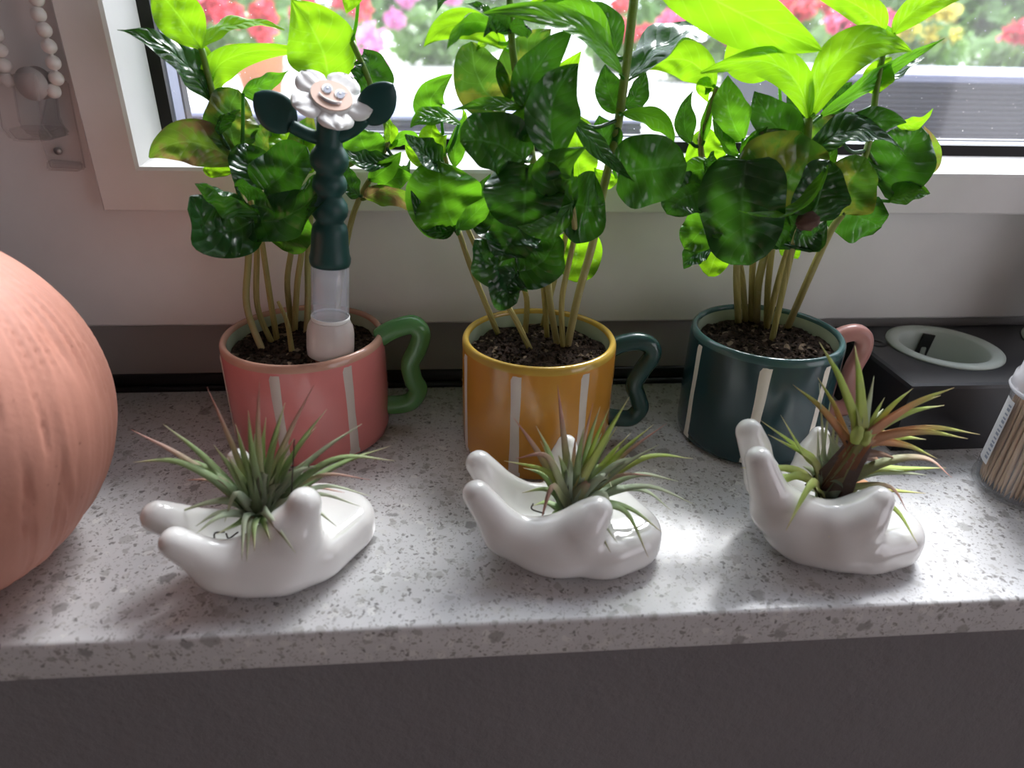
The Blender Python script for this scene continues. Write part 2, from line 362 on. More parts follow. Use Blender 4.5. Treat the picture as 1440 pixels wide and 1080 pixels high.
rails('gasket', SX0 + .0335, WX1 - .0335, SZ0 + .0335, WZ1 - .0335, [(0, .4625), (.0070, .4655), (.0070, .4695), (0, .4695)], M_BLACK, win)
rails('spacer_bar', SX0 + .034, WX1 - .034, SZ0 + .034, WZ1 - .034, [(0, .4735), (.0062, .4735), (.0062, .489), (0, .489)], M_SPACER, win)
rails('outer_gasket', SX0 + .034, WX1 - .034, SZ0 + .034, WZ1 - .034, [(0, .491), (.0068, .491), (.0068, .500), (0, .500)], M_BLACK, win)
link('pane', box(SX0 + .034, WX1 - .034, .4697, .4727, SZ0 + .034, WZ1 - .034), M_GLASS, win)
bp = link('base_profile', box(XL, XR, .4575, .51, .0135, FZ0), M_BASE, win)
link('base_gasket', box(XL, XR, .4525, .4575, .0002, .0045, .001, 1), M_BLACK, win); link('base_gasket', box(XL, XR, .4545, .4600, .0045, .0135, .001, 1), M_BLACK, win)
link('filler_panel', box(XL, FX0, .456, .53, FZ0, ZT), M_PVC, win)

# ================================================================== CERAMIC HANDS (smooth-blended solid, meshed with surface nets)
def surface_nets(f, lo, hi, h):
    ax = [np.arange(lo[i], hi[i] + h, h) for i in range(3)]
    X, Y, Z = np.meshgrid(*ax, indexing='ij'); D = f(X, Y, Z); ins = D < 0; s = D.shape
    c = [(i, j, k) for i in (0, 1) for j in (0, 1) for k in (0, 1)]
    sub = lambda A, i, j, k: A[i:s[0] - 1 + i, j:s[1] - 1 + j, k:s[2] - 1 + k]
    cnt = sum(sub(ins, *q).astype(int) for q in c); act = (cnt > 0) & (cnt < 8)
    P = np.zeros(act.shape + (3,)); N = np.zeros(act.shape)
    for a in range(8):
        for b in range(a + 1, 8):
            if sum(abs(c[a][i] - c[b][i]) for i in range(3)) != 1: continue
            da, db = sub(D, *c[a]), sub(D, *c[b]); x = (da < 0) != (db < 0); t = np.where(x, da / np.where(x, da - db, 1), 0)
            for i in range(3): P[..., i] += np.where(x, c[a][i] + t * (c[b][i] - c[a][i]), 0)
            N += x
    idx = -np.ones(act.shape, int); idx[act] = np.arange(act.sum()); cell = np.argwhere(act)
    V = (P[act] / N[act][:, None] + cell) * h + np.array(lo); Fc = []
    for d in range(3):
        e1, e2 = (d + 1) % 3, (d + 2) % 3; sl0 = [slice(None)] * 3; sl1 = [slice(None)] * 3; sl0[d] = slice(0, -1); sl1[d] = slice(1, None)
        A, B = ins[tuple(sl0)], ins[tuple(sl1)]; E = np.argwhere(A != B)
        for e in E:
            if e[e1] == 0 or e[e2] == 0 or e[e1] >= s[e1] - 1 or e[e2] >= s[e2] - 1: continue
            q = []
            for (u, v) in ((0, 0), (-1, 0), (-1, -1), (0, -1)):
                w = e.copy(); w[e1] += u; w[e2] += v; q.append(int(idx[tuple(w)]))
            if min(q) < 0: continue
            Fc.append(tuple(q if not A[tuple(e)] else q[::-1]))
    return V, Fc
def smin(a, b, k): hh = np.clip(.5 + .5 * (b - a) / k, 0, 1); return b * (1 - hh) + a * hh - k * hh * (1 - hh)
def smax(a, b, k): return -smin(-a, -b, k)
def capsule(X, Y, Z, pts):
    D = None
    for (a, ra), (b, rb) in zip(pts[:-1], pts[1:]):
        a = np.array(a); b = np.array(b); ab = b - a; t = np.clip(((X - a[0]) * ab[0] + (Y - a[1]) * ab[1] + (Z - a[2]) * ab[2]) / (ab @ ab), 0, 1)
        d = np.sqrt((X - a[0] - t * ab[0]) ** 2 + (Y - a[1] - t * ab[1]) ** 2 + (Z - a[2] - t * ab[2]) ** 2) - (ra + t * (rb - ra))
        D = d if D is None else smin(D, d, .004)
    return D
def ellip(X, Y, Z, c, r, rot=0):
    x, y, z = X - c[0], Y - c[1], Z - c[2]; cs, sn = math.cos(rot), math.sin(rot); x, y = x * cs + y * sn, -x * sn + y * cs
    k0 = np.sqrt((x / r[0]) ** 2 + (y / r[1]) ** 2 + (z / r[2]) ** 2); return (k0 - 1) * min(r)
def rbox(X, Y, Z, c, hf, r, rot, R2):
    """slab with rounded plan corners R2 and rolled edges r"""
    x, y, z = X - c[0], Y - c[1], Z - c[2]; cs, sn = math.cos(rot), math.sin(rot); x, y = x * cs + y * sn, -x * sn + y * cs
    qx, qy = np.abs(x) - hf[0] + R2, np.abs(y) - hf[1] + R2
    d2 = np.sqrt(np.maximum(qx, 0) ** 2 + np.maximum(qy, 0) ** 2) + np.minimum(np.maximum(qx, qy), 0) - R2
    a, b = d2 + r, np.abs(z) - hf[2] + r
    return np.sqrt(np.maximum(a, 0) ** 2 + np.maximum(b, 0) ** 2) + np.minimum(np.maximum(a, b), 0) - r
def ceramic_hand(label, fingers, thumbs, pad, palm, bowl, lo, hi):
    def f(X, Y, Z):
        D = rbox(X, Y, Z, *pad)
        D = smin(D, ellip(X, Y, Z, *palm), .008)
        for t in thumbs: D = smin(D, capsule(X, Y, Z, t), .006)
        g = None
        for q in fingers:
            d = capsule(X, Y, Z, q); g = d if g is None else smin(g, d, .0035)
        D = smin(D, g, .009); D = smax(D, -ellip(X, Y, Z, *bowl), .007)
        return smax(D, .0004 - Z, .0012)
    V, Fc = surface_nets(f, lo, hi, .0011)
    me = mesh('ceramic_hand', V, Fc); bm = bmesh.new(); bm.from_mesh(me)
    for _ in range(3): bmesh.ops.smooth_vert(bm, verts=bm.verts, factor=.5, use_axis_x=True, use_axis_y=True, use_axis_z=True)
    z0 = min(v.co.z for v in bm.verts)
    for v in bm.verts: v.co.z -= z0
    bmesh.ops.recalc_face_normals(bm, faces=bm.faces); bm.to_mesh(me); bm.free()
    return tag(link('ceramic_hand', me, M_CERAM), label, 'hand planter', 'ceramic hand planters on the sill')
# hand by the pink mug
ceramic_hand('white ceramic cupped hand planter standing before the pink mug',
    [[((-.090, .256, .014), .0140), ((-.110, .2505, .0185), .0112), ((-.1255, .2475, .0335), .0074)],
     [((-.094, .277, .014), .0140), ((-.118, .270, .0205), .0108), ((-.1385, .2635, .0360), .0076)]],
    [[((-.082, .2535, .013), .0130), ((-.0745, .2555, .028), .0105), ((-.0700, .258, .0450), .0078)],
     [((-.098, .2515, .014), .0115), ((-.0790, .2555, .033), .0100)],
     [((-.093, .290, .016), .0110), ((-.103, .292, .034), .0080), ((-.1085, .293, .047), .0056)]],
    ((-.0735, .2800, .0110), (.030, .0265, .0110), .0085, math.radians(58), .020),
    ((-.090, .266, .0125), (.028, .024, .0125), math.radians(28)), ((-.103, .270, .034), (.022, .0115, .020), math.radians(25)),
    (-.156, .222, -.004), (-.030, .325, .062))
# hand by the yellow mug
ceramic_hand('white ceramic cupped hand planter standing before the yellow mug',
    [[((.044, .261, .014), .0140), ((.0235, .2625, .0215), .0112), ((.0092, .2652, .0420), .0069)],
     [((.046, .284, .014), .0140), ((.026, .2870, .0230), .0110), ((.0115, .290, .0425), .0071)]],
    [[((.052, .2555, .014), .0120), ((.060, .256, .024), .0105), ((.0680, .2585, .0350), .0070)],
     [((.040, .2570, .018), .0100), ((.0620, .2580, .030), .0090)],
     [((.057, .300, .016), .0110), ((.059, .307, .032), .0080), ((.0600, .310, .0400), .0056)]],
    ((.0735, .2755, .0110), (.0270, .031, .0110), .0085, math.radians(24), .021),
    ((.050, .272, .0125), (.024, .027, .0125), 0), ((.040, .277, .036), (.020, .0125, .020), 0),
    (-.006, .226, -.004), (.112, .325, .055))
# hand by the dark mug
ceramic_hand('white ceramic cupped hand planter standing before the dark teal mug',
    [[((.178, .262, .014), .0145), ((.1585, .2615, .030), .0112), ((.1450, .2625, .0590), .0068)],
     [((.182, .284, .014), .0140), ((.165, .286, .030), .0110), ((.1505, .288, .0590), .0070)]],
    [[((.190, .2525, .014), .0128), ((.1985, .252, .028), .0110), ((.2055, .253, .0400), .0072)],
     [((.166, .2580, .030), .0110), ((.1850, .2530, .026), .0110), ((.2000, .2530, .033), .0090)],
     [((.195, .300, .016), .0110), ((.2000, .306, .032), .0080), ((.2030, .309, .0420), .0056)]],
    ((.2110, .2700, .0110), (.0275, .030, .0110), .0085, math.radians(14), .021),
    ((.186, .270, .0125), (.026, .028, .0125), 0), ((.180, .277, .040), (.019, .0125, .019), 0),
    (.128, .222, -.004), (.252, .325, .072))

# ================================================================== MUGS
def mugprof(r, h):
    w = .0042
    return [(0, .003), (r - .010, .003), (r - .0035, .0006), (r - .0012, .0025), (r, .008), (r + .0002, h * .5), (r, h - .0045)], \
           [(r, h - .0045), (r - .0003, h - .0018), (r - .0014, h - .0003), (r - .0028, h), (r - w + .0001, h - .0012), (r - w, h - .003)], \
           [(r - w, h - .003), (r - w - .0005, h * .5), (r - w - .001, .012), (r - w - .008, .007), (0, .007)]
def ang_at(cx, cy, r, z, px):
    best = None
    for i in range(721):
        a = math.radians(-190 + i * .277); p = Vector((cx + r * math.cos(a), cy + r * math.sin(a), z)) - CAM
        c = RM.T @ np.array(p); x = CX + F * c[0] / -c[2]
        nrm = Vector((math.cos(a), math.sin(a), 0))
        if nrm.dot(-p) < 0: continue
        if best is None or abs(x - px) < best[0]: best = (abs(x - px), a)
    return best[1]
MUGS = []
def mug(label, cx, cy, r, h, mb, mr, mi, mh, stripes, handle, hr, soil_lab, ms=M_CREAM):
    t = thing('mug', label, 'mug', (cx, cy, 0)); A, B, I = mugprof(r, h)
    V, Fc = lathe(A + B[1:] + I[1:], 72, origin=(cx, cy, 0)); me = mesh('body', V, Fc)
    for m in (mb, mr, mi): me.materials.append(m)
    ka, kb = len(A) - 1, len(B) - 1
    for p in me.polygons:
        j = p.index // 72; p.material_index = 0 if j < ka else (1 if j < ka + kb else 2)
    par(link('body', me, None), t)
    for (px, wpx) in stripes:
        a = ang_at(cx, cy, r, h * .93, px) if px > 0 else math.radians(-px); hw = wpx / 2; V = []; Fc = []; n = 16
        for i in range(n + 1):
            z = .004 + (h - .0085) * i / n; k = 5
            wob = .0001 * math.sin(i * .9 + px)
            for j in range(k):
                aa = a + ((j / (k - 1) - .5) * 2 * hw + wob) / r; rr = r + (.00045 if 0 < j < k - 1 and 0 < i < n else -.0003)
                V.append((cx + rr * math.cos(aa), cy + rr * math.sin(aa), z))
        for i in range(n):
            for j in range(k - 1): Fc.append((i * k + j, i * k + j + 1, (i + 1) * k + j + 1, (i + 1) * k + j))
        par(link('stripe', mesh('stripe', V, Fc), ms, ), t)['label'] = 'cream painted stripe'
    P = [onY(x, y, cy + dy) for x, y, dy in handle]; P = catmull(P, 8)
    V, Fc, UV = tube(P, hr, 16); par(link('handle', mesh('handle', V, Fc), mh), t)['label'] = 'wavy handle in another colour'
    # soil
    rs, zs = r - .0049, h - .0105; V = []; Fc = []; nr, na = 26, 84; rnd = random.Random(int(cx * 1e4))
    for i in range(nr + 1):
        for j in range(na):
            rr = rs * i / nr; a = 2 * math.pi * j / na; x, y = cx + rr * math.cos(a), cy + rr * math.sin(a)
            z = zs + .0032 * noise.noise((x * 90, y * 90, 1)) + .0018 * noise.noise((x * 260, y * 260, 4)) + .0009 * noise.noise((x * 700, y * 700, 8)) + .002 * (1 - (rr / rs) ** 2)
            if i == nr: z = min(z, zs + .001)
            V.append((x, y, z))
    for i in range(nr):
        for j in range(na): Fc.append((i * na + j, (i + 1) * na + j, (i + 1) * na + (j + 1) % na, i * na + (j + 1) % na))
    for _ in range(520):                                            # crumbs
        a = rnd.random() * 6.283; rr = rs * .95 * math.sqrt(rnd.random()); x, y = cx + rr * math.cos(a), cy + rr * math.sin(a)
        z = zs + .0032 * noise.noise((x * 90, y * 90, 1)) + .0018 * noise.noise((x * 260, y * 260, 4)) + .002 * (1 - (rr / rs) ** 2)
        s = .0006 + .0014 * rnd.random() ** 2; o = len(V)
        for d in ((1, 0, 0), (-1, 0, 0), (0, 1, 0), (0, -1, 0), (0, 0, 1), (0, 0, -1)):
            V.append((x + d[0] * s * (.6 + .8 * rnd.random()), y + d[1] * s * (.6 + .8 * rnd.random()), z + s * .4 + d[2] * s * (.5 + .5 * rnd.random())))
        Fc += [(o + a_, o + b_, o + c_) for a_, b_, c_ in ((0, 2, 4), (2, 1, 4), (1, 3, 4), (3, 0, 4), (2, 0, 5), (1, 2, 5), (3, 1, 5), (0, 3, 5))]
    s = link('potting_soil', mesh('soil', V, Fc), M_SOIL); s['kind'] = 'stuff'; tag(s, soil_lab, 'soil')
    MUGS.append((cx, cy, r, h, zs)); return t
mug('pink mug with cream stripes and wavy green handle', -.0936, .3986, .0494, .0698, M_PINK, M_RIMP, M_MINT, M_SAGE,
    [(384, .0078), (488, .0076), (309, .0062), (-62, .006), (-120, .006)],
    [(533, 475, 0), (547, 466, 0), (565, 459, 0), (582, 457, 0), (592, 470, 0), (587, 490, 0), (577, 511, 0), (581, 533, 0), (588, 548, 0), (578, 564, 0), (560, 569, 0), (538, 569, 0)], .0062,
    'dark crumbly potting soil in the pink mug', mat('stripe_taupe', (.60, .52, .47), .5))
mug('mustard yellow mug with cream stripes and wavy dark green handle', .0510, .3749, .0466, .0764, M_OCHRE, M_RIMO, M_MINT, M_DKGRN,
    [(655, .006), (726, .0078), (824, .0072), (-70, .006), (-140, .006)],
    [(860, 490, 0), (876, 483, 0), (898, 480, 0), (914, 486, 0), (917, 500, 0), (903, 520, 0), (892, 541, 0), (897, 560, 0), (900, 574, 0), (888, 587, 0), (870, 588, 0), (846, 584, 0)], .0056,
    'dark crumbly potting soil in the yellow mug', mat('stripe_grey', (.66, .60, .55), .5))
mug('dark teal mug with cream stripes and wavy pink handle', .1965, .3810, .0466, .0759, M_TEAL, M_RIMT, M_MINT, M_ROSE,
    [(985, .0060), (1079, .0084), (1166, .0062), (-60, .006), (-120, .006)],
    [(1178, 474, 0), (1192, 469, 0), (1206, 468, 0), (1215, 477, 0), (1212, 494, 0), (1200, 516, 0), (1194, 535, 0), (1200, 552, 0), (1196, 566, 0), (1184, 574, 0), (1162, 574, 0)], .0056,
    'dark crumbly potting soil in the teal mug', mat('stripe_cream', (.80, .75, .67), .5))

# ================================================================== COFFEE SEEDLINGS
def leaf_geo(b, md, tp, hw, theta=0, shape='o', fold=12, wave=.10, seed=0, cup=0):
    rnd = random.Random(seed); nL, nW = 20, 12; V = []; Fc = []; UV = []; ct = md * 2 - (b + tp) * .5; L = (tp - b).length
    ph = rnd.random() * 6.28; fr = 1.4 + rnd.random() * 1.2; ph2 = rnd.random() * 6.28; Wp = None; ec = (rnd.choice((-1, 1, 1)) * rnd.uniform(.10, .30), rnd.choice((-1, 1, 1)) * rnd.uniform(.10, .30)); tipc = rnd.uniform(-.25, .15)
    for i in range(nL + 1):
        t = i / nL; p = b * (1 - t) ** 2 + ct * (2 * t * (1 - t)) + tp * t * t; T = ((ct - b) * (1 - t) + (tp - ct) * t)
        if T.length < 1e-7: T = tp - b
        T.normalize(); v = (CAM - p).normalized(); N0 = v - T * v.dot(T)
        if Wp is None:
            N0.normalize(); Wd = T.cross(N0); q = Matrix.Rotation(math.radians(theta), 3, T); Wd = q @ Wd
        else: Wd = Wp - T * Wp.dot(T); Wd.normalize()
        Wp = Wd; N = Wd.cross(T)
        if N.dot(v) < 0 and abs(theta) < 90: pass
        if shape == 'o': w = (math.sin(math.pi * t ** .82)) ** .85 if 0 < t < 1 else 0
        elif shape == 'l': w = (math.sin(math.pi * t ** .75)) ** 1.1 * (1 - .15 * t) if 0 < t < 1 else 0
        else: w = max(0, 1 - abs(2 * t ** .92 - 1) ** 2.0) ** .52
        w = max(w, .03)
        for j in range(nW + 1):
            s = j / nW * 2 - 1; a = abs(s); off = s * w * hw
            up = a * w * hw * math.tan(math.radians(fold)) + cup * hw * (a * w) ** 2 + ec[s > 0] * hw * w * a ** 5 * (.4 + .6 * math.sin(5 * t + ph2)) + tipc * hw * t ** 4
            rip = wave * hw * (a ** 1.5) * math.sin(fr * 6.283 * t + ph + (1.9 if s > 0 else 0)) + .06 * hw * math.sin(9 * t * 6.28 / 3 + ph2 + 4 * a) + (.05 * hw * noise.noise((t * 4 + ph, s * 3, ph2)) * 2)
            q = p + Wd * off + N * (up + rip * min(1, 4 * t * (1 - t) + .3))
            if shape == 'r': q = q - T * (L * .22 * a * (1 - t) ** 2 * w)
            V.append(q); UV.append((t, j / nW))
    for i in range(nL):
        for j in range(nW): Fc.append((i * (nW + 1) + j, i * (nW + 1) + j + 1, (i + 1) * (nW + 1) + j + 1, (i + 1) * (nW + 1) + j))
    return V, Fc, UV
SEED = [0]
def seedling(mi, label, group, stem, leaves, green=False, r0=4.0, r1=3.2):
    """stem: (px,py,dy) from soil up.  leaf: (bx,by, mx,my, tx,ty, halfwidth_px, dy_base, dy_tip, theta, mat, shape[, fold[, cup]])"""
    cx, cy, r, h, zs = MUGS[mi]
    P = [onY(x, y, cy + dy) for x, y, dy in stem]
    root = onZ(stem[0][0], stem[0][1], zs); P[0] = root
    d = Vector((P[0].x - cx, P[0].y - cy)); lim = r - .009
    if d.length > lim: d = d.normalized() * lim; P[0] = Vector((cx + d.x, cy + d.y, zs))
    P[0].z = zs - .003
    t = thing('coffee_seedling', label, 'seedling', P[0] + Vector((0, 0, .003)), group)
    S = catmull(P, 7); n = len(S); px = pxm(P[0]); R = [(r0 + (r1 - r0) * i / (n - 1)) * px for i in range(n)]
    V, Fc, UV = tube(S, R, 10); par(link('stem', mesh('stem', V, Fc, uv=UV), M_STEMG if green else M_STEM), t)
    for lf in leaves:
        SEED[0] += 1; bx, by, mx, my, tx, ty, hw, db, dt, th, mk, sh = lf[:12]; fold = lf[12] if len(lf) > 12 else 12; cup = lf[13] if len(lf) > 13 else 0
        b = onY(bx, by, cy + db); tp = onY(tx, ty, cy + dt); md = onY(mx, my, cy + (db + dt) / 2)
        hwm = hw * pxm(md) / max(.5, abs(math.cos(math.radians(th))))
        g = leaf_geo(b, md, tp, hwm, th, sh, fold, .22 if sh == 'r' else .12, SEED[0], cup)
        s = min(S[n // 2:], key=lambda q: (q - b).length) if n > 4 else S[-1]
        parts = [g]
        if (s - b).length > .0015:
            pt = tube(catmull([s, (s + b) / 2 + Vector((0, 0, -.15 * (s - b).length)), b + (md - b) * .06], 4), [.0012, .0011, .0011, .001, .001, .001, .001, .0009, .0009][:9], 6); parts.append((pt[0], pt[1], [(.02, .5)] * len(pt[0])))
        V, Fc, UV = join(parts); par(link('leaf', mesh('leaf', V, Fc, uv=UV), LM[mk]), t)
    return t

LP = 'pale-stemmed coffee seedling with glossy leaves growing in the pink mug'; GP = 'coffee seedlings in the pink mug'
seedling(0, 'tall coffee seedling in pink mug, lime leaves reaching over window frame', GP, [(372, 497, 0), (347, 430, .004), (349, 345, .01), (330, 240, .014), (308, 170, .014), (296, 120, .014), (283, 68, .014)], [
    (283, 68, 246, 15, 212, -22, 27, .014, .005, 0, 'y', 'o', 6), (285, 68, 325, 34, 400, 42, 9, .014, .03, -58, 'y', 'o', 8),
    (302, 150, 250, 80, 165, 35, 17, .014, .0, 52, 'd', 'l', 8), (303, 152, 318, 84, 438, 72, 15, .014, .03, 30, 'y', 'o', 14),
    (300, 112, 275, 72, 234, 45, 13, .018, .03, 20, 'y', 'o')], True, 4.6, 3.6)
seedling(0, 'coffee seedling in pink mug with large mottled leaf browned at its edge', GP, [(385, 484, .004), (362, 430, .008), (361, 345, .010), (352, 280, .012), (338, 225, .014)], [
    (332, 208, 322, 165, 336, 127, 30, .014, .02, 20, 'v', 'r', 15), (338, 232, 268, 200, 208, 221, 27, .008, -.008, 15, 'b', 'o', 10),
    (310, 190, 314, 165, 338, 152, 11, .004, -.002, 30, 'd', 'o', 25), (340, 132, 370, 118, 406, 99, 13, .014, .03, 35, 'm', 'l'),
    (330, 240, 300, 240, 285, 238, 9, .014, .012, 20, 'y', 'o')])
seedling(0, 'coffee seedling in pink mug with dark cupped leaves at the front', GP, [(390, 480, .006), (380, 420, .008), (369, 345, .004), (362, 312, -.004)], [
    (356, 312, 302, 322, 264, 276, 42, -.012, -.028, 18, 'd', 'r', 10), (366, 304, 318, 272, 274, 258, 17, -.018, -.034, -48, 'd', 'o', 30),
    (352, 312, 412, 300, 462, 246, 32, -.012, -.024, -14, 'd', 'r', 12), (364, 268, 352, 236, 346, 200, 26, -.002, .006, 18, 'd', 'r', 18),
    (372, 268, 402, 240, 432, 206, 32, -.004, -.002, -18, 'd', 'r', 22), (330, 262, 360, 268, 384, 300, 14, -.024, -.026, 40, 'd', 'o', 20)])
seedling(0, 'short leafless cut stem standing in the soil of the pink mug', GP, [(411, 497, -.004), (404, 455, -.004), (391, 424, -.004)], [], False, 4, 2)
seedling(0, 'coffee seedling in pink mug with round leaf hanging beneath the dark cluster', GP, [(411, 464, .014), (404, 400, .016), (410, 345, .014), (405, 300, .012)], [
    (398, 303, 404, 330, 398, 352, 34, .012, .006, 10, 'm', 'r', 10), (400, 290, 360, 300, 340, 336, 18, .012, .014, 20, 'd', 'o')])
seedling(0, 'coffee seedling in pink mug with lime leaves behind the arm of the stake', GP, [(413, 470, .012), (418, 400, .014), (425, 340, .014), (420, 250, .020), (410, 235, .020)], [
    (365, 222, 374, 195, 386, 163, 18, .022, .028, 10, 'v', 'o', 14), (424, 246, 410, 210, 402, 172, 28, .022, .028, 10, 'y', 'r', 10),
    (438, 240, 425, 205, 440, 160, 22, .024, .030, 20, 'v', 'o')])
seedling(0, 'coffee seedling in pink mug with large lime leaf behind the flower stake', GP, [(430, 474, .014), (433, 420, .018), (434, 350, .022), (450, 260, .026), (540, 200, .026), (525, 130, .026), (495, 58, .026)], [
    (462, 118, 450, 62, 410, 0, 44, .022, .018, 8, 'y', 'o', 8), (508, 132, 520, 100, 512, 68, 23, .028, .030, 35, 'd', 'o'),
    (506, -30, 496, -8, 487, 19, 13, .026, .020, 10, 'y', 'o')], True, 4.2, 3.4)
seedling(0, 'coffee seedling in pink mug with browned leaf, beside the flower stake', GP, [(470, 478, .010), (478, 400, .014), (492, 320, .016), (506, 278, .014), (524, 245, .014), (546, 200, .014)], [
    (556, 220, 516, 230, 482, 206, 12, .008, -.004, 35, 'd', 'o', 25), (530, 226, 512, 206, 506, 180, 27, .012, .018, 10, 'm', 'r', 20),
    (546, 212, 549, 186, 542, 158, 9, .014, .018, 30, 'y', 'l'), (518, 252, 542, 238, 564, 214, 13, .010, .002, 20, 'm', 'o', 20),
    (506, 276, 488, 256, 484, 226, 15, .010, .0, 25, 'd', 'o'), (512, 280, 552, 272, 596, 306, 18, .012, .0, 20, 'b', 'o', 12),
    (530, 268, 556, 250, 582, 250, 14, .016, .02, 25, 'm', 'o'), (550, 205, 575, 192, 590, 205, 9, .016, .02, 50, 'm', 'o'),
    (548, 230, 566, 238, 578, 226, 10, .02, .024, 40, 'd', 'o')])

LY_ = 'pale-stemmed coffee seedling with glossy leaves growing in the yellow mug'; GY = 'coffee seedlings in the yellow mug'
seedling(1, 'coffee seedling in yellow mug with broad bright leaf beside the stake', GY, [(703, 470, .006), (682, 425, .006), (660, 370, .006), (645, 325, .004)], [
    (640, 320, 622, 275, 618, 226, 50, .0, .008, 8, 'm', 'r', 14), (642, 324, 668, 300, 696, 272, 13, -.008, -.016, 25, 'm', 'o', 8),
    (640, 322, 606, 318, 580, 268, 16, -.004, .0, 35, 'd', 'o')])
seedling(1, 'coffee seedling in yellow mug with slanted stem and cluster of small leaves', GY, [(748, 490, -.008), (720, 440, -.006), (690, 395, .0), (668, 345, .010), (640, 280, .02), (625, 215, .024)], [
    (622, 170, 606, 142, 637, 106, 21, .024, .028, -15, 'm', 'o', 8), (648, 174, 606, 164, 577, 180, 9, .016, .006, 50, 'm', 'o'),
    (626, 218, 608, 196, 612, 174, 20, .02, .022, 15, 'y', 'o', 10), (626, 234, 598, 218, 574, 188, 20, .014, .004, 35, 'd', 'o'),
    (640, 236, 642, 200, 656, 158, 12, .02, .024, 20, 'm', 'l'), (622, 236, 590, 222, 570, 204, 12, .02, .024, 10, 'y', 'o'),
    (636, 190, 652, 176, 650, 150, 7, .026, .03, 20, 'y', 'l')], False, 4.2, 3)
seedling(1, 'small coffee seedling in yellow mug with low three-lobed leaf cluster', GY, [(738, 472, .008), (741, 425, .008), (733, 395, -.008), (728, 384, -.014)], [
    (727, 384, 692, 372, 672, 338, 31, -.016, -.022, 10, 'd', 'r', 8), (729, 382, 762, 368, 782, 330, 33, -.016, -.018, -10, 'd', 'r', 8), (727, 386, 712, 408, 726, 428, 29, -.018, -.026, -12, 'd', 'r', 10)])
seedling(1, 'coffee seedling in yellow mug with crinkled dark leaves at the centre', GY, [(770, 476, .004), (766, 425, .004), (760, 370, .002), (745, 312, -.004)], [
    (748, 306, 718, 340, 706, 362, 34, -.010, -.022, 15, 'd', 'r', 16), (748, 302, 690, 318, 672, 300, 22, -.004, .0, 20, 'd', 'o'),
    (742, 232, 738, 280, 736, 324, 54, -.014, -.026, 6, 'd', 'r', 12), (690, 322, 676, 290, 690, 245, 18, .01, .012, 10, 'd', 'o')])
seedling(1, 'tall coffee seedling in yellow mug with mottled upper leaves', GY, [(785, 486, -.004), (773, 420, .0), (768, 350, .004), (755, 260, .006), (738, 160, .008), (722, 80, .010), (716, -10, .012)], [
    (738, 226, 690, 200, 648, 200, 36, -.006, -.014, 22, 'd', 'r', 12), (734, 152, 690, 148, 630, 157, 9, .0, -.012, 40, 'm', 'l'), (734, 150, 742, 170, 736, 200, 28, -.002, -.006, 10, 'm', 'r'),
    (712, 150, 676, 118, 664, 58, 34, .014, .02, 12, 'v', 'r', 16), (722, 148, 736, 92, 776, 40, 32, .014, .024, 10, 'v', 'o', 14),
    (740, 158, 752, 100, 806, 42, 27, .004, .004, 22, 'd', 'o', 14), (748, 152, 780, 118, 816, 72, 17, .012, .018, 20, 'y', 'o', 18),
    (704, 62, 645, 34, 596, 66, 17, .012, .004, 20, 'y', 'o'), (700, 42, 656, 32, 628, 70, 15, .008, -.004, -20, 'm', 'o', 14), (716, 42, 694, 28, 684, 52, 15, .006, -.004, 15, 'd', 'o', 20),
    (692, 24, 674, 10, 654, 5, 6, .012, .02, 30, 'd', 'l'), (716, 42, 738, 36, 746, 46, 11, .006, -.004, 40, 'd', 'o'), (712, 70, 690, 56, 668, 72, 10, .014, .02, 20, 'y', 'o'),
    (640, -30, 628, -10, 613, 19, 9, .01, .0, 35, 'd', 'l')], True, 4.4, 4.2)
seedling(1, 'coffee seedling in yellow mug with curved stem and round dark leaf', GY, [(792, 488, -.006), (790, 425, -.008), (800, 370, -.014), (808, 328, -.018), (804, 284, -.020), (800, 272, -.018)], [
    (800, 284, 826, 290, 852, 288, 48, -.014, -.014, 5, 'd', 'r', 8), (806, 284, 778, 246, 824, 208, 26, -.024, -.022, -28, 'm', 'o', 10), (804, 286, 772, 318, 728, 318, 15, -.024, -.034, -30, 'm', 'o', 8),
    (786, 226, 776, 152, 814, 90, 36, -.018, -.012, 10, 'd', 'o', 16), (770, 300, 790, 270, 776, 232, 22, -.02, -.02, 10, 'd', 'r')])
seedling(1, 'coffee seedling in yellow mug with lime leaves at the back', GY, [(765, 440, .024), (778, 400, .024), (794, 340, .022), (810, 250, .022)], [
    (806, 324, 812, 360, 796, 392, 33, .022, .022, 10, 'y', 'r', 6), (816, 248, 812, 206, 816, 162, 27, .022, .026, 10, 'y', 'r', 6), (806, 250, 786, 226, 790, 190, 20, .016, .016, 15, 'd', 'o')])
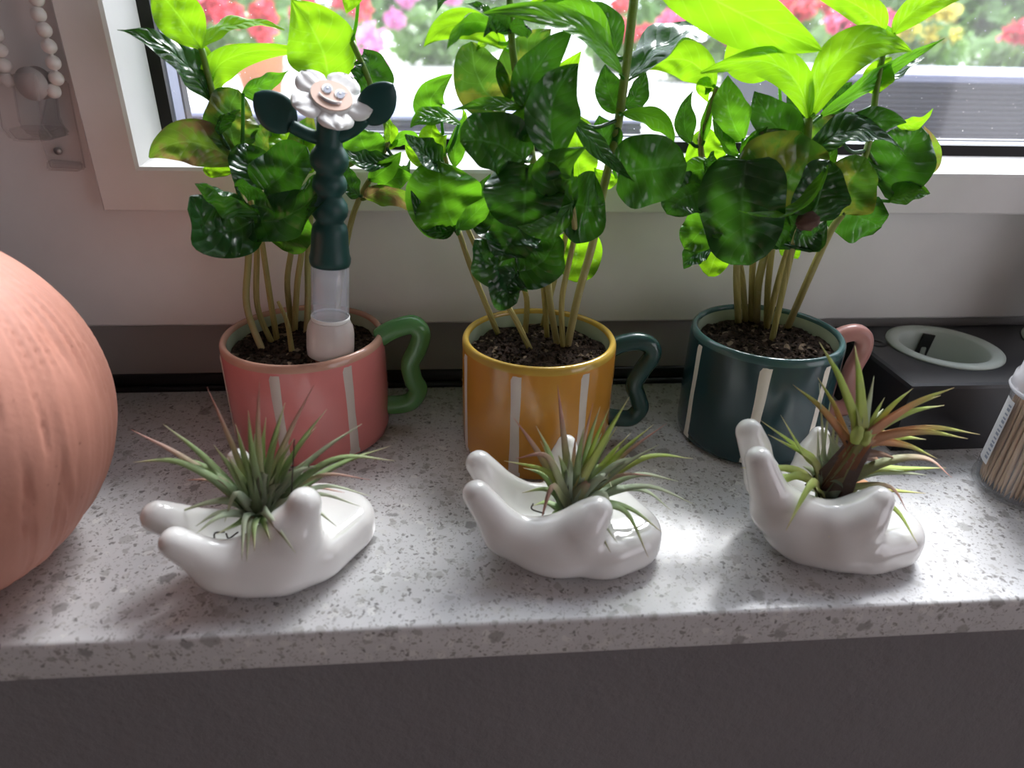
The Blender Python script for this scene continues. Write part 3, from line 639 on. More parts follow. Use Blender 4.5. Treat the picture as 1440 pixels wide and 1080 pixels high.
seedling(1, 'tallest coffee seedling in yellow mug, thick green stem rising past the frame', GY, [(797, 488, -.004), (812, 420, .0), (834, 340, .006), (848, 268, .010), (868, 180, .012), (880, 95, .012), (893, -14, .012), (896, -60, .012)], [
    (870, 242, 915, 238, 966, 232, 46, -.002, -.012, 8, 'd', 'r', 14), (874, 160, 925, 168, 948, 200, 12, .004, .0, 35, 'm', 'o'),
    (866, 216, 850, 192, 842, 162, 21, .01, .012, 10, 'd', 'o'), (802, 162, 846, 214, 892, 256, 13, -.004, -.016, -40, 'd', 'l', 8),
    (873, 158, 856, 128, 852, 90, 19, .014, .018, 15, 'd', 'o', 16), (879, 152, 894, 132, 910, 98, 15, .014, .018, 25, 'd', 'o', 16),
    (886, 112, 940, 58, 1034, 32, 30, .016, .030, -50, 'd', 'o', 8), (876, 108, 806, 36, 678, 15, 11, .008, -.008, 58, 'm', 'o', 8),
    (858, 74, 812, 14, 748, 14, 16, .014, .016, 25, 'm', 'o', 14), (862, 80, 856, 30, 818, 8, 14, .02, .026, 30, 'd', 'o'),
    (900, -62, 1040, 18, 1156, 73, 34, .012, -.010, 14, 'y', 'o', 8), (868, 250, 852, 252, 836, 236, 12, .014, .018, 15, 'y', 'o'), (882, 240, 880, 256, 878, 266, 5, .02, .02, 0, 'y', 'l'),
    (890, -50, 820, -20, 742, 6, 12, .014, .02, 30, 'y', 'o')], True, 5.2, 5.6)

LT = 'pale-stemmed coffee seedling with glossy leaves growing in the teal mug'; GT = 'coffee seedlings in the teal mug'
seedling(2, 'coffee seedling in teal mug with yellow-green leaf reaching towards the yellow mug', GT, [(1037, 450, .010), (1036, 400, .010), (1034, 340, .010), (1010, 280, .010), (985, 205, .012), (1008, 124, .014)], [
    (972, 202, 962, 166, 974, 128, 14, .012, .018, 15, 'd', 'l', 14), (990, 200, 992, 162, 1012, 122, 7, .010, .014, 35, 'm', 'l', 25),
    (1006, 122, 962, 84, 908, 98, 22, .018, .026, 12, 'y', 'o', 8), (1004, 128, 990, 122, 996, 144, 10, .018, .018, 20, 'y', 'o'),
    (1012, 240, 992, 218, 1000, 182, 27, .014, .018, 10, 'y', 'r', 10), (964, 196, 954, 172, 956, 154, 5, .03, .03, 20, 'm', 'l')], False, 4.6, 3)
seedling(2, 'coffee seedling in teal mug with small light leaves drooping over its side', GT, [(1046, 447, .012), (1042, 380, .012), (1022, 320, .004), (1008, 270, -.002)], [
    (1006, 266, 966, 276, 938, 300, 27, -.004, -.010, 18, 'd', 'r', 12), (1008, 290, 988, 322, 962, 350, 27, -.004, -.006, 12, 'm', 'r', 10),
    (1006, 244, 978, 240, 946, 266, 15, .0, -.006, 28, 'm', 'o', 12), (1000, 352, 978, 358, 962, 378, 15, .004, .006, 30, 'd', 'o'), (1018, 340, 1006, 362, 994, 390, 20, .010, .014, 8, 'y', 'r', 6),
    (1000, 252, 996, 230, 1004, 212, 10, -.006, -.008, 30, 'd', 'o', 20)])
seedling(2, 'coffee seedling in teal mug with one huge nearly black round leaf', GT, [(1051, 442, .016), (1058, 380, .014), (1062, 320, .006), (1050, 270, -.006), (1042, 235, -.010)], [
    (1050, 226, 1044, 300, 1054, 374, 54, -.016, -.026, 8, 'd', 'r', 8), (1040, 218, 1018, 202, 1001, 168, 9, .0, .0, 25, 'm', 'o', 20), (1042, 218, 1056, 200, 1080, 178, 10, -.002, .0, 25, 'm', 'o', 20),
    (1046, 198, 1026, 158, 1024, 106, 24, .004, .010, 12, 'm', 'o', 12), (1066, 290, 1082, 310, 1096, 348, 24, -.014, -.02, 10, 'd', 'r')])
seedling(2, 'coffee seedling in teal mug with lime leaf arching over the dark foliage', GT, [(1063, 449, .012), (1068, 390, .012), (1090, 320, .008), (1128, 250, .002), (1134, 205, .0), (1137, 166, .0)], [
    (1136, 168, 1094, 92, 984, 102, 19, .0, -.008, 14, 'y', 'o', 12), (1142, 165, 1194, 72, 1287, 71, 24, .002, .006, 16, 'y', 'o', 10), (1150, 166, 1236, 106, 1330, 54, 11, .004, .016, 30, 'm', 'l', 10),
    (1132, 214, 1086, 172, 1062, 128, 25, .002, .008, 14, 'd', 'o', 12), (1142, 162, 1126, 136, 1136, 108, 20, .01, .016, 20, 'd', 'o', 10),
    (1138, 220, 1206, 182, 1274, 220, 20, -.008, -.018, -42, 'd', 'o', 8), (1138, 222, 1160, 226, 1176, 206, 12, -.004, -.010, 20, 'm', 'o', 10)], True, 4.6, 4.4)
seedling(2, 'coffee seedling in teal mug with broad mottled dark leaf', GT, [(1079, 456, .008), (1081, 390, .008), (1094, 310, .004), (1120, 270, -.004)], [
    (1140, 262, 1088, 238, 1044, 232, 48, -.010, -.016, 10, 'v', 'r', 10), (1100, 300, 1070, 330, 1118, 352, 18, .0, .0, 10, 'd', 'o'), (1062, 240, 1072, 205, 1108, 186, 18, -.006, .0, 15, 'v', 'o')])
seedling(2, 'coffee seedling in teal mug with big upright lime leaf at the back', GT, [(1078, 461, .004), (1096, 390, .002), (1112, 340, .0), (1126, 300, -.008)], [
    (1132, 304, 1106, 330, 1096, 350, 44, -.008, -.010, 15, 'd', 'r', 10), (1108, 330, 1112, 350, 1122, 364, 13, .02, .022, 5, 'y', 'o'), (1096, 100, 1070, 62, 1068, 12, 44, .018, .024, 8, 'y', 'o', 8)])
seedling(2, 'coffee seedling in teal mug with folded pale leaf underside by the husk', GT, [(1085, 481, -.008), (1105, 390, -.010), (1122, 326, -.018), (1140, 305, -.024)], [
    (1152, 312, 1150, 270, 1168, 226, 34, -.024, -.024, 14, 'd', 'r', 16), (1164, 232, 1118, 296, 1038, 298, 11, -.032, -.042, 38, 'm', 'l', 20), (1120, 322, 1142, 330, 1164, 310, 20, -.02, -.022, 10, 'd', 'o')])
seedling(2, 'leaning coffee seedling in teal mug with leaves spreading before the slate planter', GT, [(1118, 452, .006), (1140, 385, .004), (1168, 325, .0), (1190, 290, -.004), (1222, 200, .008), (1232, 128, .010), (1246, 50, .014)], [
    (1186, 302, 1194, 262, 1220, 222, 32, -.014, -.016, 10, 'v', 'r', 12), (1150, 222, 1156, 190, 1182, 162, 27, .006, .012, 12, 'v', 'o', 12),
    (1178, 194, 1222, 172, 1274, 172, 17, .0, -.006, 25, 'd', 'o', 10), (1232, 258, 1262, 226, 1294, 176, 38, .006, .008, 12, 'd', 'r', 14), (1258, 172, 1290, 172, 1313, 153, 8, .008, .004, 20, 'y', 'l'),
    (1250, 284, 1276, 272, 1308, 272, 12, .0, -.008, -45, 'm', 'o'), (1182, 284, 1208, 304, 1240, 318, 30, .004, .002, 15, 'd', 'r', 12), (1284, 250, 1304, 222, 1300, 178, 14, .014, .014, 12, 'b', 'o'),
    (1232, 132, 1236, 106, 1254, 80, 17, .010, .012, 10, 'y', 'o', 14), (1238, 128, 1264, 100, 1302, 82, 11, .012, .018, -45, 'd', 'o', 10),
    (1242, 46, 1206, 8, 1112, -26, 15, .014, .016, 10, 'y', 'o', 10), (1256, 50, 1298, 8, 1376, -12, 14, .014, .016, 12, 'y', 'o', 10), (1262, 54, 1226, 50, 1200, 66, 10, .018, .018, 15, 'm', 'o'),
    (1160, 162, 1176, 140, 1198, 116, 14, .016, .022, 25, 'd', 'o', 10), (1290, 262, 1270, 272, 1240, 268, 13, .012, .014, 20, 'm', 'o')], True, 4.6, 3.2)
# dried seed husk caught on a stem in the teal mug
hp = onY(1137, 311, .381 - .034); V, Fc = lathe([(0, -.0072), (.0022, -.0062), (.0038, -.004), (.0044, 0), (.0038, .003), (.0022, .0052), (0, .006)], 24, origin=hp, axis=(1, .1, .18), dis=lambda r, z, a: r * (1 + .20 * math.sin(5 * a + z * 500) + .08 * math.sin(11 * a)))
tag(link('seed_husk', mesh('seed_husk', V, Fc), M_HUSK), 'dry brown seed husk stuck beneath leaf above the teal mug', 'seed husk')

# ================================================================== WATERING STAKE in the pink mug
YS = .3775
A0 = onY(465, 497, YS); A1 = onY(463, 178, YS); AX = (A1 - A0).normalized()
def along(py): return (onY(464, py, YS) - A0).dot(AX)
stake = thing('watering_stake', 'dark green flower watering stake with clear tube stuck in the pink mug', 'watering stake', (A0.x, A0.y, .0593))
def turned(name, prof, m, closed=False, n=40):
    pr = [(r * pxm(onY(464, py, YS)), along(py)) for r, py in prof]
    V, Fc = lathe(pr, n, closed, origin=A0, axis=AX); me = mesh(name, V, Fc); return par(link(name, me, m), stake)
turned('spike', [(0, 590), (9, 560), (17, 525), (22, 500), (24, 490), (0, 489)], mat('spike_clay', (.30, .13, .09), .8))
turned('collar', [(27, 498), (30.5, 496), (31.5, 488), (31.5, 468), (30, 458), (26, 450), (24.6, 447), (22, 452), (26, 462), (27.5, 470), (27.5, 488)], M_COLLAR, True)
turned('tube', [(24.4, 462), (24.8, 440), (25.0, 400), (25.2, 362), (22.6, 362), (22.4, 400), (22.2, 440), (22, 462)], M_TUBE, True)
turned('tube_seam', [(24.9, 449), (25.8, 447), (25.8, 444), (24.9, 443)], M_WHITE, True)
turned('stem_body', [(22.8, 360), (22.8, 371), (25.5, 372), (27, 368), (27.4, 362), (25.5, 356), (24.6, 346), (24.0, 332), (23.5, 324), (22, 317), (18.5, 313), (17.8, 310), (20, 307), (23, 302), (24, 294), (22.6, 286), (19, 280),
       (16.5, 276), (16, 274), (19, 270), (22, 264), (22.4, 258), (20.5, 250), (17.5, 246), (17, 243), (20, 239), (24, 232), (24.8, 224), (23, 215), (18.5, 208), (16.5, 204), (16.2, 198), (16, 175), (15.5, 160), (0, 158)], M_STAKE)
def petalshape(c, ux, uy, n, L, Wd, th, name, m, ridges=0, bend=0, pt=1.0, parent=None):
    """leaf-shaped pad: c base, ux along, uy across, n normal"""
    V = []; Fc = []; k, w = 14, 10
    for side in (1, -1):
        for i in range(k + 1):
            t = i / k; ww = Wd * (max(.04, math.sin(math.pi * min(1, t ** pt * .96 + .04)) ** .6) if pt < 2 else max(.06, (.55 + .45 * min(1, t * 1.8)) * max(0, 1 - max(0, (t - .45) / .55) ** 2.4) ** .5))
            for j in range(w + 1):
                s = j / w * 2 - 1; rd = (ridges * math.cos(s * 9.4) if side > 0 else 0)
                V.append(c + ux * (L * t) + uy * (ww * s) + n * (side * th * (1 - .7 * s * s) * max(.15, min(1, 5 * t * (1 - t) + .2)) + rd + bend * t * t))
    o = (k + 1) * (w + 1)
    for b, f in ((0, 0), (o, 1)):
        for i in range(k):
            for j in range(w):
                q = [b + i * (w + 1) + j, b + i * (w + 1) + j + 1, b + (i + 1) * (w + 1) + j + 1, b + (i + 1) * (w + 1) + j]; Fc.append(tuple(q[::-1] if f else q))
    rim = [j for j in range(w + 1)] + [i * (w + 1) + w for i in range(1, k + 1)] + [k * (w + 1) + j for j in range(w - 1, -1, -1)] + [i * (w + 1) for i in range(k - 1, 0, -1)]
    for a, b in zip(rim, rim[1:] + rim[:1]): Fc.append((a, b, o + b, o + a))
    me = mesh(name, V, Fc); bm = bmesh.new(); bm.from_mesh(me); bmesh.ops.recalc_face_normals(bm, faces=bm.faces); bm.to_mesh(me); bm.free()
    ob = link(name, me, m)
    if parent is None: par(ob, stake)
    else: ob.parent = parent
    return ob
def arm(p0, p1, p2, tip, hwpx, dy):
    P = catmull([onY(*p0, YS), onY(*p1, YS + dy * .3), onY(*p2, YS + dy * .6)], 6); V, Fc, UV = tube(P, [8.5 * pxm(P[0])] * len(P), 12)
    o = par(link('arm', mesh('arm', V, Fc), M_STAKE), stake)
    b = onY(*p2, YS + dy * .6); t = onY(*tip, YS + dy); ux = (t - b).normalized(); v = (CAM - b).normalized(); n = (v - ux * v.dot(ux)).normalized(); uy = n.cross(ux)
    petalshape(b - ux * .002, ux, uy, n, (t - b).length + .002, hwpx * pxm(b), .0026, 'arm_leaf', M_STAKE, 0, 0, .9, o)
arm((452, 196), (428, 187), (408, 176), (358, 131), 24, -.004); arm((474, 194), (497, 182), (514, 166), (553, 118), 23, -.002)
FC = onY(466, 138, YS - .006); v = (CAM - FC).normalized(); fn = (v * .62 + Vector((.20, 0, .78))).normalized()
right = onY(500, 155, YS - .006) - FC; fx = (right - fn * right.dot(fn)).normalized(); fy = fn.cross(fx); pm = pxm(FC)
head = par(link('flower_head', mesh('flower_head', *lathe([(0, -.004), (24 * pm, -.0035), (27.5 * pm, -.0005), (27 * pm, .0012), (0, .0014)], 36, origin=FC, axis=fn)), M_WHITE), stake)
for k in range(5):
    a = math.radians(90 + 72 * k - 8); ux = fx * math.cos(a) + fy * math.sin(a); uy = fn.cross(ux)
    petalshape(FC + ux * (12 * pm) - fn * .0012, ux, uy, fn, 40 * pm, 23 * pm, .0017, 'petal', M_WHITE, .00045, .0010, 3, head)
def disc(name, c2, rx, ry, m, z, rot=0):
    V = [FC + fx * ((c2[0] + rx * math.cos(a) * math.cos(rot) - ry * math.sin(a) * math.sin(rot)) * pm) + fy * ((c2[1] + rx * math.cos(a) * math.sin(rot) + ry * math.sin(a) * math.cos(rot)) * pm) + fn * z for a in [2 * math.pi * i / 28 for i in range(28)]]
    V2 = [p - fn * .0006 for p in V]; n = 28
    Fc = [tuple(range(n)), tuple(reversed(range(n, 2 * n)))] + [(i + n, (i + 1) % n + n, (i + 1) % n, i) for i in range(n)]
    o = link(name, mesh(name, V + V2, Fc, False), m); o.parent = head; return o
disc('face', (0, 0), 26, 25, M_PEACH, .0020)
for sx in (-8.5, 8): disc('eye', (sx, 7), 6.4, 8.5, M_WHITE, .0024); disc('pupil', (sx + 1.3, 5), 4.8, 6.2, M_GREYP, .0026); disc('eye_glint', (sx + .4, 7.5), 1.6, 1.9, M_WHITE, .0028)
sm = [(math.radians(200 + 140 * i / 12)) for i in range(13)]
V = [FC + fx * (15 * math.cos(a) * pm) + fy * ((-2 + 11 * math.sin(a)) * pm) + fn * .0026 for a in sm]; V2, F2, U2 = tube(V, [.0002 + .00055 * math.sin(math.pi * i / 12) for i in range(13)], 6)
link('smile', mesh('smile', V2, F2), M_WHITE, head)
V = [FC + fx * (16 * math.cos(a) * pm) + fy * ((-3.3 + 12.4 * math.sin(a)) * pm) + fn * .0025 for a in sm]; V2, F2, U2 = tube(V, .00018, 6); link('lip_line', mesh('lip_line', V2, F2), M_GREYP, head)
for dx, dyv in ((14.5, 10), (15.5, 12.5), (13, 13.5)):
    V2, F2, U2 = tube([FC + fx * (11.5 * pm) + fy * (9 * pm) + fn * .0024, FC + fx * (dx * pm) + fy * (dyv * pm) + fn * .0024], .00014, 5); link('eyelash', mesh('eyelash', V2, F2), M_GREYP, head)

# ================================================================== AIR PLANTS
def strip(P, hw, thick=.35, axis=Vector((0, 0, 1)), flip=1):
    V = []; Fc = []; UV = []; m = len(P); prev = None
    for i, p in enumerate(P):
        t = i / (m - 1); T = (P[min(i + 1, m - 1)] - P[max(i - 1, 0)]).normalized()
        Wd = T.cross(axis) if prev is None else prev - T * prev.dot(T)
        if Wd.length < 1e-4: Wd = T.orthogonal()
        Wd.normalize(); prev = Wd; N = Wd.cross(T) 
        w = hw * (1.15 - .25 * min(1, t * 4)) * max(.03, (1 - t ** 1.7))
        for a, b in ((-1, .45), (0, 0), (1, .45), (0, -thick)): V.append(p + Wd * (w * a) + N * (w * b)); UV.append((t, .5 + a * .5))
    for i in range(m - 1):
        for k in range(4): Fc.append((i * 4 + k, i * 4 + (k + 1) % 4, (i + 1) * 4 + (k + 1) % 4, (i + 1) * 4 + k))
    Fc += [(3, 2, 1, 0), ((m - 1) * 4, (m - 1) * 4 + 1, (m - 1) * 4 + 2, (m - 1) * 4 + 3)]
    return V, Fc, UV
def air_plant(label, cpx, Yc, leaves, defm, hw, body=None, seed=1, dscale=.016):
    rnd = random.Random(seed); c = onY(*cpx, Yc); t = thing('air_plant', label, 'air plant', c, 'air plants in ceramic hands')
    for L in leaves:
        tx, ty = L[0], L[1]; mk = L[2] if len(L) > 2 and L[2] else defm; wf = L[3] if len(L) > 3 else 1; arch = L[4] if len(L) > 4 else None; ax0 = L[5] if len(L) > 5 else 0
        rel = (cpx[1] - ty) / 150.0; dy = (dscale * min(1.1, rel) * (.5 + .6 * rnd.random()) + .006 * (rnd.random() - .5)) if rel > 0 else -.030 * min(1, .15 - rel * 3)
        tip = onY(tx, ty, Yc + dy); d = tip - c; ln = d.length
        if arch is not None: mid = onY(arch[0], arch[1], Yc + dy * .5); P = [c + Vector((0, 0, .001)), (c + mid) / 2 + Vector((0, 0, .12 * ln)), mid + Vector((0, 0, .002 if rel < 0 else 0)), tip]
        elif body is not None and ax0: 
            q = c.lerp(onY(*body, Yc), ax0); P = [c + (q - c) * .2, q, q.lerp(tip, .5) + Vector((0, 0, .10 * (tip - q).length)), tip]
        else:
            lift = Vector((0, 0, (.20 if rel < .55 else .07) * ln)); out = Vector((rnd.uniform(-1, 1), rnd.uniform(-1, 1), 0)) * .0015
            P = [c + out, c.lerp(tip, .28) + lift * .75 + out, c.lerp(tip, .62) + lift, tip]
        P = catmull(P, 5); V, Fc, UV = strip(P, hw * wf, axis=(Vector((0, -.5, 1)) if rel < .9 else Vector((0, -1, .2))))
        par(link('leaf', mesh('leaf', V, Fc, uv=UV), mk), t)
    return t
G, S_, K, Ll, O_, Bn = None, M_AIRS, M_AIRP, M_AIRL, M_AIRO, M_AIRB
ap1 = air_plant('spiky grey-green air plant sitting in hand before the pink mug', (366, 728), .268, [
    (184, 604, K), (229, 596), (187, 650), (233, 646), (291, 544, K, .8), (365, 536, K, .9), (349, 577), (374, 587), (401, 566), (442, 541, K, .8), (460, 575, G, .8), (509, 596, S_), (485, 611, S_), (549, 627), (536, 631, S_), (556, 648),
    (522, 675, K, .7), (485, 693, K, .8), (522, 698, S_, .8), (506, 712, S_, .8), (473, 740, S_, 1, (430, 712)), (416, 778, S_, 1.1, (380, 732)), (347, 790, S_, 1, (352, 745)), (340, 787, S_, 1, (345, 738)), (358, 775, G, 1.1), (380, 762, G, 1),
    (316, 734, S_, 1.1, (332, 700)), (236, 726, S_, .9, (290, 708)), (275, 740, S_, .9), (275, 751, S_, .9), (303, 752, G, 1, (335, 742)), (278, 667, K, .8), (262, 675, K, .7), (370, 664, S_, 1.7), (384, 668, S_, 1.4, (372, 668)), (331, 596), (414, 616), (395, 600), (340, 620), (358, 610, S_), (385, 630, S_, 1.2), (350, 640, S_, 1.2), (405, 640, G, 1.2), (425, 625), (440, 640, S_), (320, 640, G, 1.1), (300, 625), (460, 655, S_, .9), (310, 690, G, 1), (430, 665, S_, 1), (445, 600), (395, 680, S_, 1.5), (345, 690, S_, 1.4), (330, 670, G, 1.2), (410, 690, S_, 1.3)], M_AIR, .0029, seed=3)
P = catmull([onY(409, 715, .262), onY(411, 670, .264), onY(414, 618, .266)], 5); V, Fc, UV = tube(P, .0003, 5); par(link('dry_thread', mesh('dry_thread', V, Fc), M_ROOT), ap1)
P = catmull([onY(335, 748, .262), onY(322, 757, .258), onY(318, 750, .257)], 5); V, Fc, UV = tube(P, .0004, 5); par(link('root', mesh('root', V, Fc), M_ROOT), ap1)
P = catmull([onY(316, 748, .258), onY(302, 750, .256), onY(303, 764, .256)], 5); V, Fc, UV = tube(P, .0004, 5); par(link('root', mesh('root', V, Fc), M_ROOT), ap1)
ap2 = air_plant('bright green air plant with pink tips, in hand before the yellow mug', (800, 722), .274, [
    (784, 541, K), (834, 566, K, .7), (844, 572), (857, 573, Ll, .8), (885, 558, Ll, 1.1), (722, 587, K), (754, 599), (822, 598), (919, 597, Ll, .9), (938, 595, K, .7), (887, 609, Ll, .8), (927, 625, S_), (909, 643, S_), (975, 645, Ll), (725, 645, K, 1, (765, 640)), (709, 648, Ll, .9, (762, 660)), (736, 658, G, .9),
    (734, 693, G, .9, (765, 688)), (759, 738, K, 1.1, (775, 690)), (918, 669, K, .7), (954, 677, S_), (976, 709, S_), (944, 718, S_, 1, (905, 690)), (933, 750, G, .9, (885, 720)), (912, 784, G, 1, (880, 726)), (859, 777, G, 1), (868, 763, S_, .8), (858, 735, S_, 1.1, (850, 700)), (862, 690, S_, 1.2, (850, 670)), (796, 735, S_, 1), (818, 650, S_, 1.7), (825, 680, K, 1.5, (826, 680)),
    (768, 733, G, .9), (747, 712, G, 1), (846, 609, S_, 1.3), (871, 629, Ll, 1.1), (800, 640, S_, 1.2), (785, 640, G, 1.1), (835, 640, S_, 1.4), (770, 650, G, 1), (810, 610, K, .9), (855, 650, G, 1.4), (870, 665, G, 1.2), (780, 690, S_, 1.3), (840, 690, G, 1.4), (815, 700, S_, 1.4), (895, 690, S_, .9), (760, 620, G, .9), (868, 600, G, .9)], M_AIR, .0029, seed=5)
P = catmull([onY(765, 722, .268), onY(748, 716, .266), onY(750, 708, .266)], 5); V, Fc, UV = tube(P, .0004, 5); par(link('root', mesh('root', V, Fc), M_ROOT), ap2)
ap3 = air_plant('orange and lime air plant leaning out of hand before the teal mug', (1155, 702), .272, [
    (1152, 481, Ll, 1.2, None, .9), (1202, 486, Ll, 1.5, None, .9), (1229, 529, S_, 1, None, .9), (1150, 531, O_, .9, None, .7), (1115, 541, O_, 1.1, None, .75), (1244, 559, Ll, .8, None, 1), (1242, 575, S_, .9, None, 1), (1284, 546, Ll, 1, None, 1), (1342, 545, O_, 1.2, None, 1), (1323, 556, O_, 1.2, None, 1), (1328, 570, Ll, 1, None, 1),
    (1378, 611, O_, 1, None, .9), (1361, 617, O_, 1.1, None, .9), (1302, 618, Ll, 1.2, None, .8), (1318, 645, O_, 1.1, None, .9), (1262, 645, Bn, 1.2, None, .7), (1339, 672, K, 1, (1300, 645)), (1331, 658, Ll, 1, (1270, 660)), (1303, 668, S_, .9, (1260, 665)), (1302, 694, O_, 1.2, (1235, 688)), (1276, 720, K, .8, (1250, 690)), (1291, 766, Ll, 1, (1255, 720)), (1237, 768, Ll, .9, (1230, 735)),
    (1166, 756, Ll, 1.2, (1158, 722)), (1105, 746, Ll, 1.2, (1135, 690)), (1058, 710, Ll, 1.2, (1110, 676)), (1041, 658, Ll, 1, (1090, 658)), (1074, 671, Ll, .9, (1110, 670)), (1080, 611, Ll, 1, (1132, 640)), (1069, 591, Ll, 1, (1125, 632)), (1098, 584, Ll, 1, (1130, 640)), (1152, 538, S_, 1, (1158, 640)), (1139, 722, S_, 1), (1168, 560, S_, 1.1, (1155, 650)), (1165, 610, S_, 1.5, None, .5), (1180, 600, S_, 1.3, (1170, 650)),
    (1214, 592, Ll, 1.5, None, .8), (1222, 600, O_, 1.6, None, .8), (1205, 590, O_, 1.7, None, .8), (1230, 620, Bn, 2.0, None, .8), (1215, 640, Bn, 2.2, None, .7), (1200, 620, Bn, 2.2, None, .7), (1235, 605, O_, 1.5, None, .9), (1190, 650, Bn, 2.2, None, .5), (1160, 676, S_, 2, None, .3), (1250, 625, O_, 1.4, None, .9), (1176, 670, S_, 1.8, None, .4), (1240, 650, Bn, 2.0, None, .7), (1225, 600, Bn, 2.6, None, .8), (1206, 632, Bn, 3.0, None, .6), (1186, 640, Bn, 2.8, None, .5), (1222, 645, Bn, 2.6, None, .6), (1248, 606, O_, 1.8, None, .9), (1175, 585, S_, 1.3, (1165, 650)), (1140, 640, S_, 1.3), (1150, 600, S_, 1.2, (1150, 655)), (1128, 655, S_, 1.2), (1196, 560, O_, 1.4, None, .8), (1262, 590, O_, 1.3, None, .9)], M_AIRL, .0033, body=(1212, 618), seed=9)
for j, (bx, by) in enumerate(((1208, 600), (1219, 606))):           # pale offset buds at the heart
    b = onY(bx - 6, by + 22, .272); e = onY(bx, by, .272); ax = (e - b); V, Fc = lathe([(.0022, 0), (.0030, ax.length * .4), (.0026, ax.length * .85), (.0012, ax.length), (0, ax.length * 1.02)], 12, origin=b, axis=ax)
    par(link('bud', mesh('bud', V, Fc, uv=[(.6, .5)] * len(V)), M_AIRL), ap3)

# ================================================================== TERRACOTTA JAR (left)
def ribbed(r, z, a):
    k = min(1, r / .05); tw = a + .25 * math.sin(z * 16 + 1)
    n = .0009 * noise.noise((math.cos(tw) * 9, math.sin(tw) * 9, z * 5)) + .0006 * noise.noise((math.cos(tw) * 24, math.sin(tw) * 24, z * 6 + 3))
    q = noise.noise((math.cos(tw) * 15, math.sin(tw) * 15, z * 9 + 7)); n -= .0022 * max(0, 1 - abs(q) * 8) * max(0, min(1, .5 + 1.8 * noise.noise((math.cos(a) * 2.5, math.sin(a) * 2.5, z * 22))))
    return r + k * n
R0 = .0893; pr = []
for i in range(111):
    th = -math.pi / 2 + math.pi * i / 110 * .965; z = R0 * .9 + R0 * math.sin(th)
    if z < .0008: continue
    pr.append((R0 * math.cos(th), z))
pr = [(0, .0006), (pr[0][0] * .9, .0006)] + pr + [(.0100, R0 * 1.88), (.0095, R0 * 1.80), (.0, R0 * 1.79)]
V, Fc = lathe(pr, 360, origin=(-.2510, .2780, 0), dis=ribbed)
tag(link('terracotta_jar', mesh('terracotta_jar', V, Fc), M_TERRA), 'large round terracotta jar with wrinkled ribs beside the pink mug', 'jar')

# ================================================================== BLACK HOLDER WITH WELLS
hold = thing('utensil_holder', 'black plastic holder box with round pale-rimmed wells against the window', 'holder', (.42, .40, 0))
bx0, bx1, by0, by1, bz = .2835, .575, .353, .4505, .0485; wells = [(.3425, .4095), (.448, .4095)]; rw = .0300
cells = [(bx0 + .003, .395), (.395, .50), ]
V = []; Fc = []
def addv(p): V.append(p); return len(V) - 1
for (cx0, cx1), (wx, wy) in zip(cells, wells):
    cy0, cy1 = by0 + .003, by1 - .003; corner = [math.atan2(y - wy, x - wx) for x in (cx0, cx1) for y in (cy0, cy1)]
    an = sorted(set([round(2 * math.pi * i / 60 - math.pi, 5) for i in range(60)] + [round(a, 5) for a in corner])); inn = []; out = []; low = []
    for a in an:
        cs, sn = math.cos(a), math.sin(a); tt = min(((cx1 if cs > 0 else cx0) - wx) / cs if abs(cs) > 1e-6 else 9, ((cy1 if sn > 0 else cy0) - wy) / sn if abs(sn) > 1e-6 else 9)
        out.append(addv((wx + cs * tt, wy + sn * tt, bz))); inn.append(addv((wx + cs * rw, wy + sn * rw, bz))); low.append(addv((wx + cs * rw, wy + sn * rw, .010)))
    n = len(an)
    for i in range(n): j = (i + 1) % n; Fc.append((inn[i], out[i], out[j], inn[j])); Fc.append((inn[i], inn[j], low[j], low[i]))
    Fc.append(tuple(low))
# plain top beyond the second well, rolled edges and walls
a = [(bx0, by0), (bx1, by0), (bx1, by1), (bx0, by1)]; b = [(bx0 + .003, by0 + .003), (bx1 - .003, by0 + .003), (bx1 - .003, by1 - .003), (bx0 + .003, by1 - .003)]
l0 = [addv((x, y, .0005)) for x, y in a]; l1 = [addv((x, y, bz - .003)) for x, y in a]; lm = [addv((x * .7 + q * .3, y * .7 + w * .3, bz - .0009)) for (x, y), (q, w) in zip(a, b)]; l2 = [addv((x, y, bz)) for x, y in b]
for p, q in ((l0, l1), (l1, lm), (lm, l2)):
    for i in range(4): Fc.append((p[i], p[(i + 1) % 4], q[(i + 1) % 4], q[i]))
Fc.append(tuple(reversed(l0))); Fc.append((addv((.50, by0 + .003, bz)), l2[1], l2[2], addv((.50, by1 - .003, bz))))
par(link('body', mesh('body', V, Fc, False), M_BOX), hold)
for wx, wy in wells:
    pr = [(rw + .0072, bz), (rw + .0070, bz + .0012), (rw + .004, bz + .0022), (rw - .0002, bz + .0016), (rw - .0016, bz), (rw - .0020, .030), (rw - .0022, .0125), (0, .0120), (0, .0112), (rw - .0008, .0115), (rw - .0004, bz - .0002)]
    Vr, Fr = lathe(pr, 60, True, origin=(wx, wy, 0)); o = par(link('well_liner', mesh('well_liner', Vr, Fr), M_RING), hold); o['label'] = 'pale green-grey round liner'
slot = box(-.0045, .0045, -.0010, .0010, -.016, .016); o = link('slot', slot, M_BLACK); par(o, hold)
o.matrix_basis = Matrix.Translation((.3475, .4355, .0310)) @ Matrix.Rotation(math.radians(8), 4, 'Y')
pl = box(-.0018, .0018, -.0012, .0012, -.008, .008, .0008, 2); o = link('slot_pin', pl, M_RING); par(o, hold); o.matrix_basis = Matrix.Translation((.3478, .4345, .0290))
V, Fc = lathe([(.0025, 0), (.0072, .00005), (.0072, .0003), (.0025, .0003)], 24, True); o = link('vent_ring', mesh('vent_ring', V, Fc), M_BLACK); par(o, hold); o.matrix_basis = Matrix.Translation((.2975, .4180, bz))
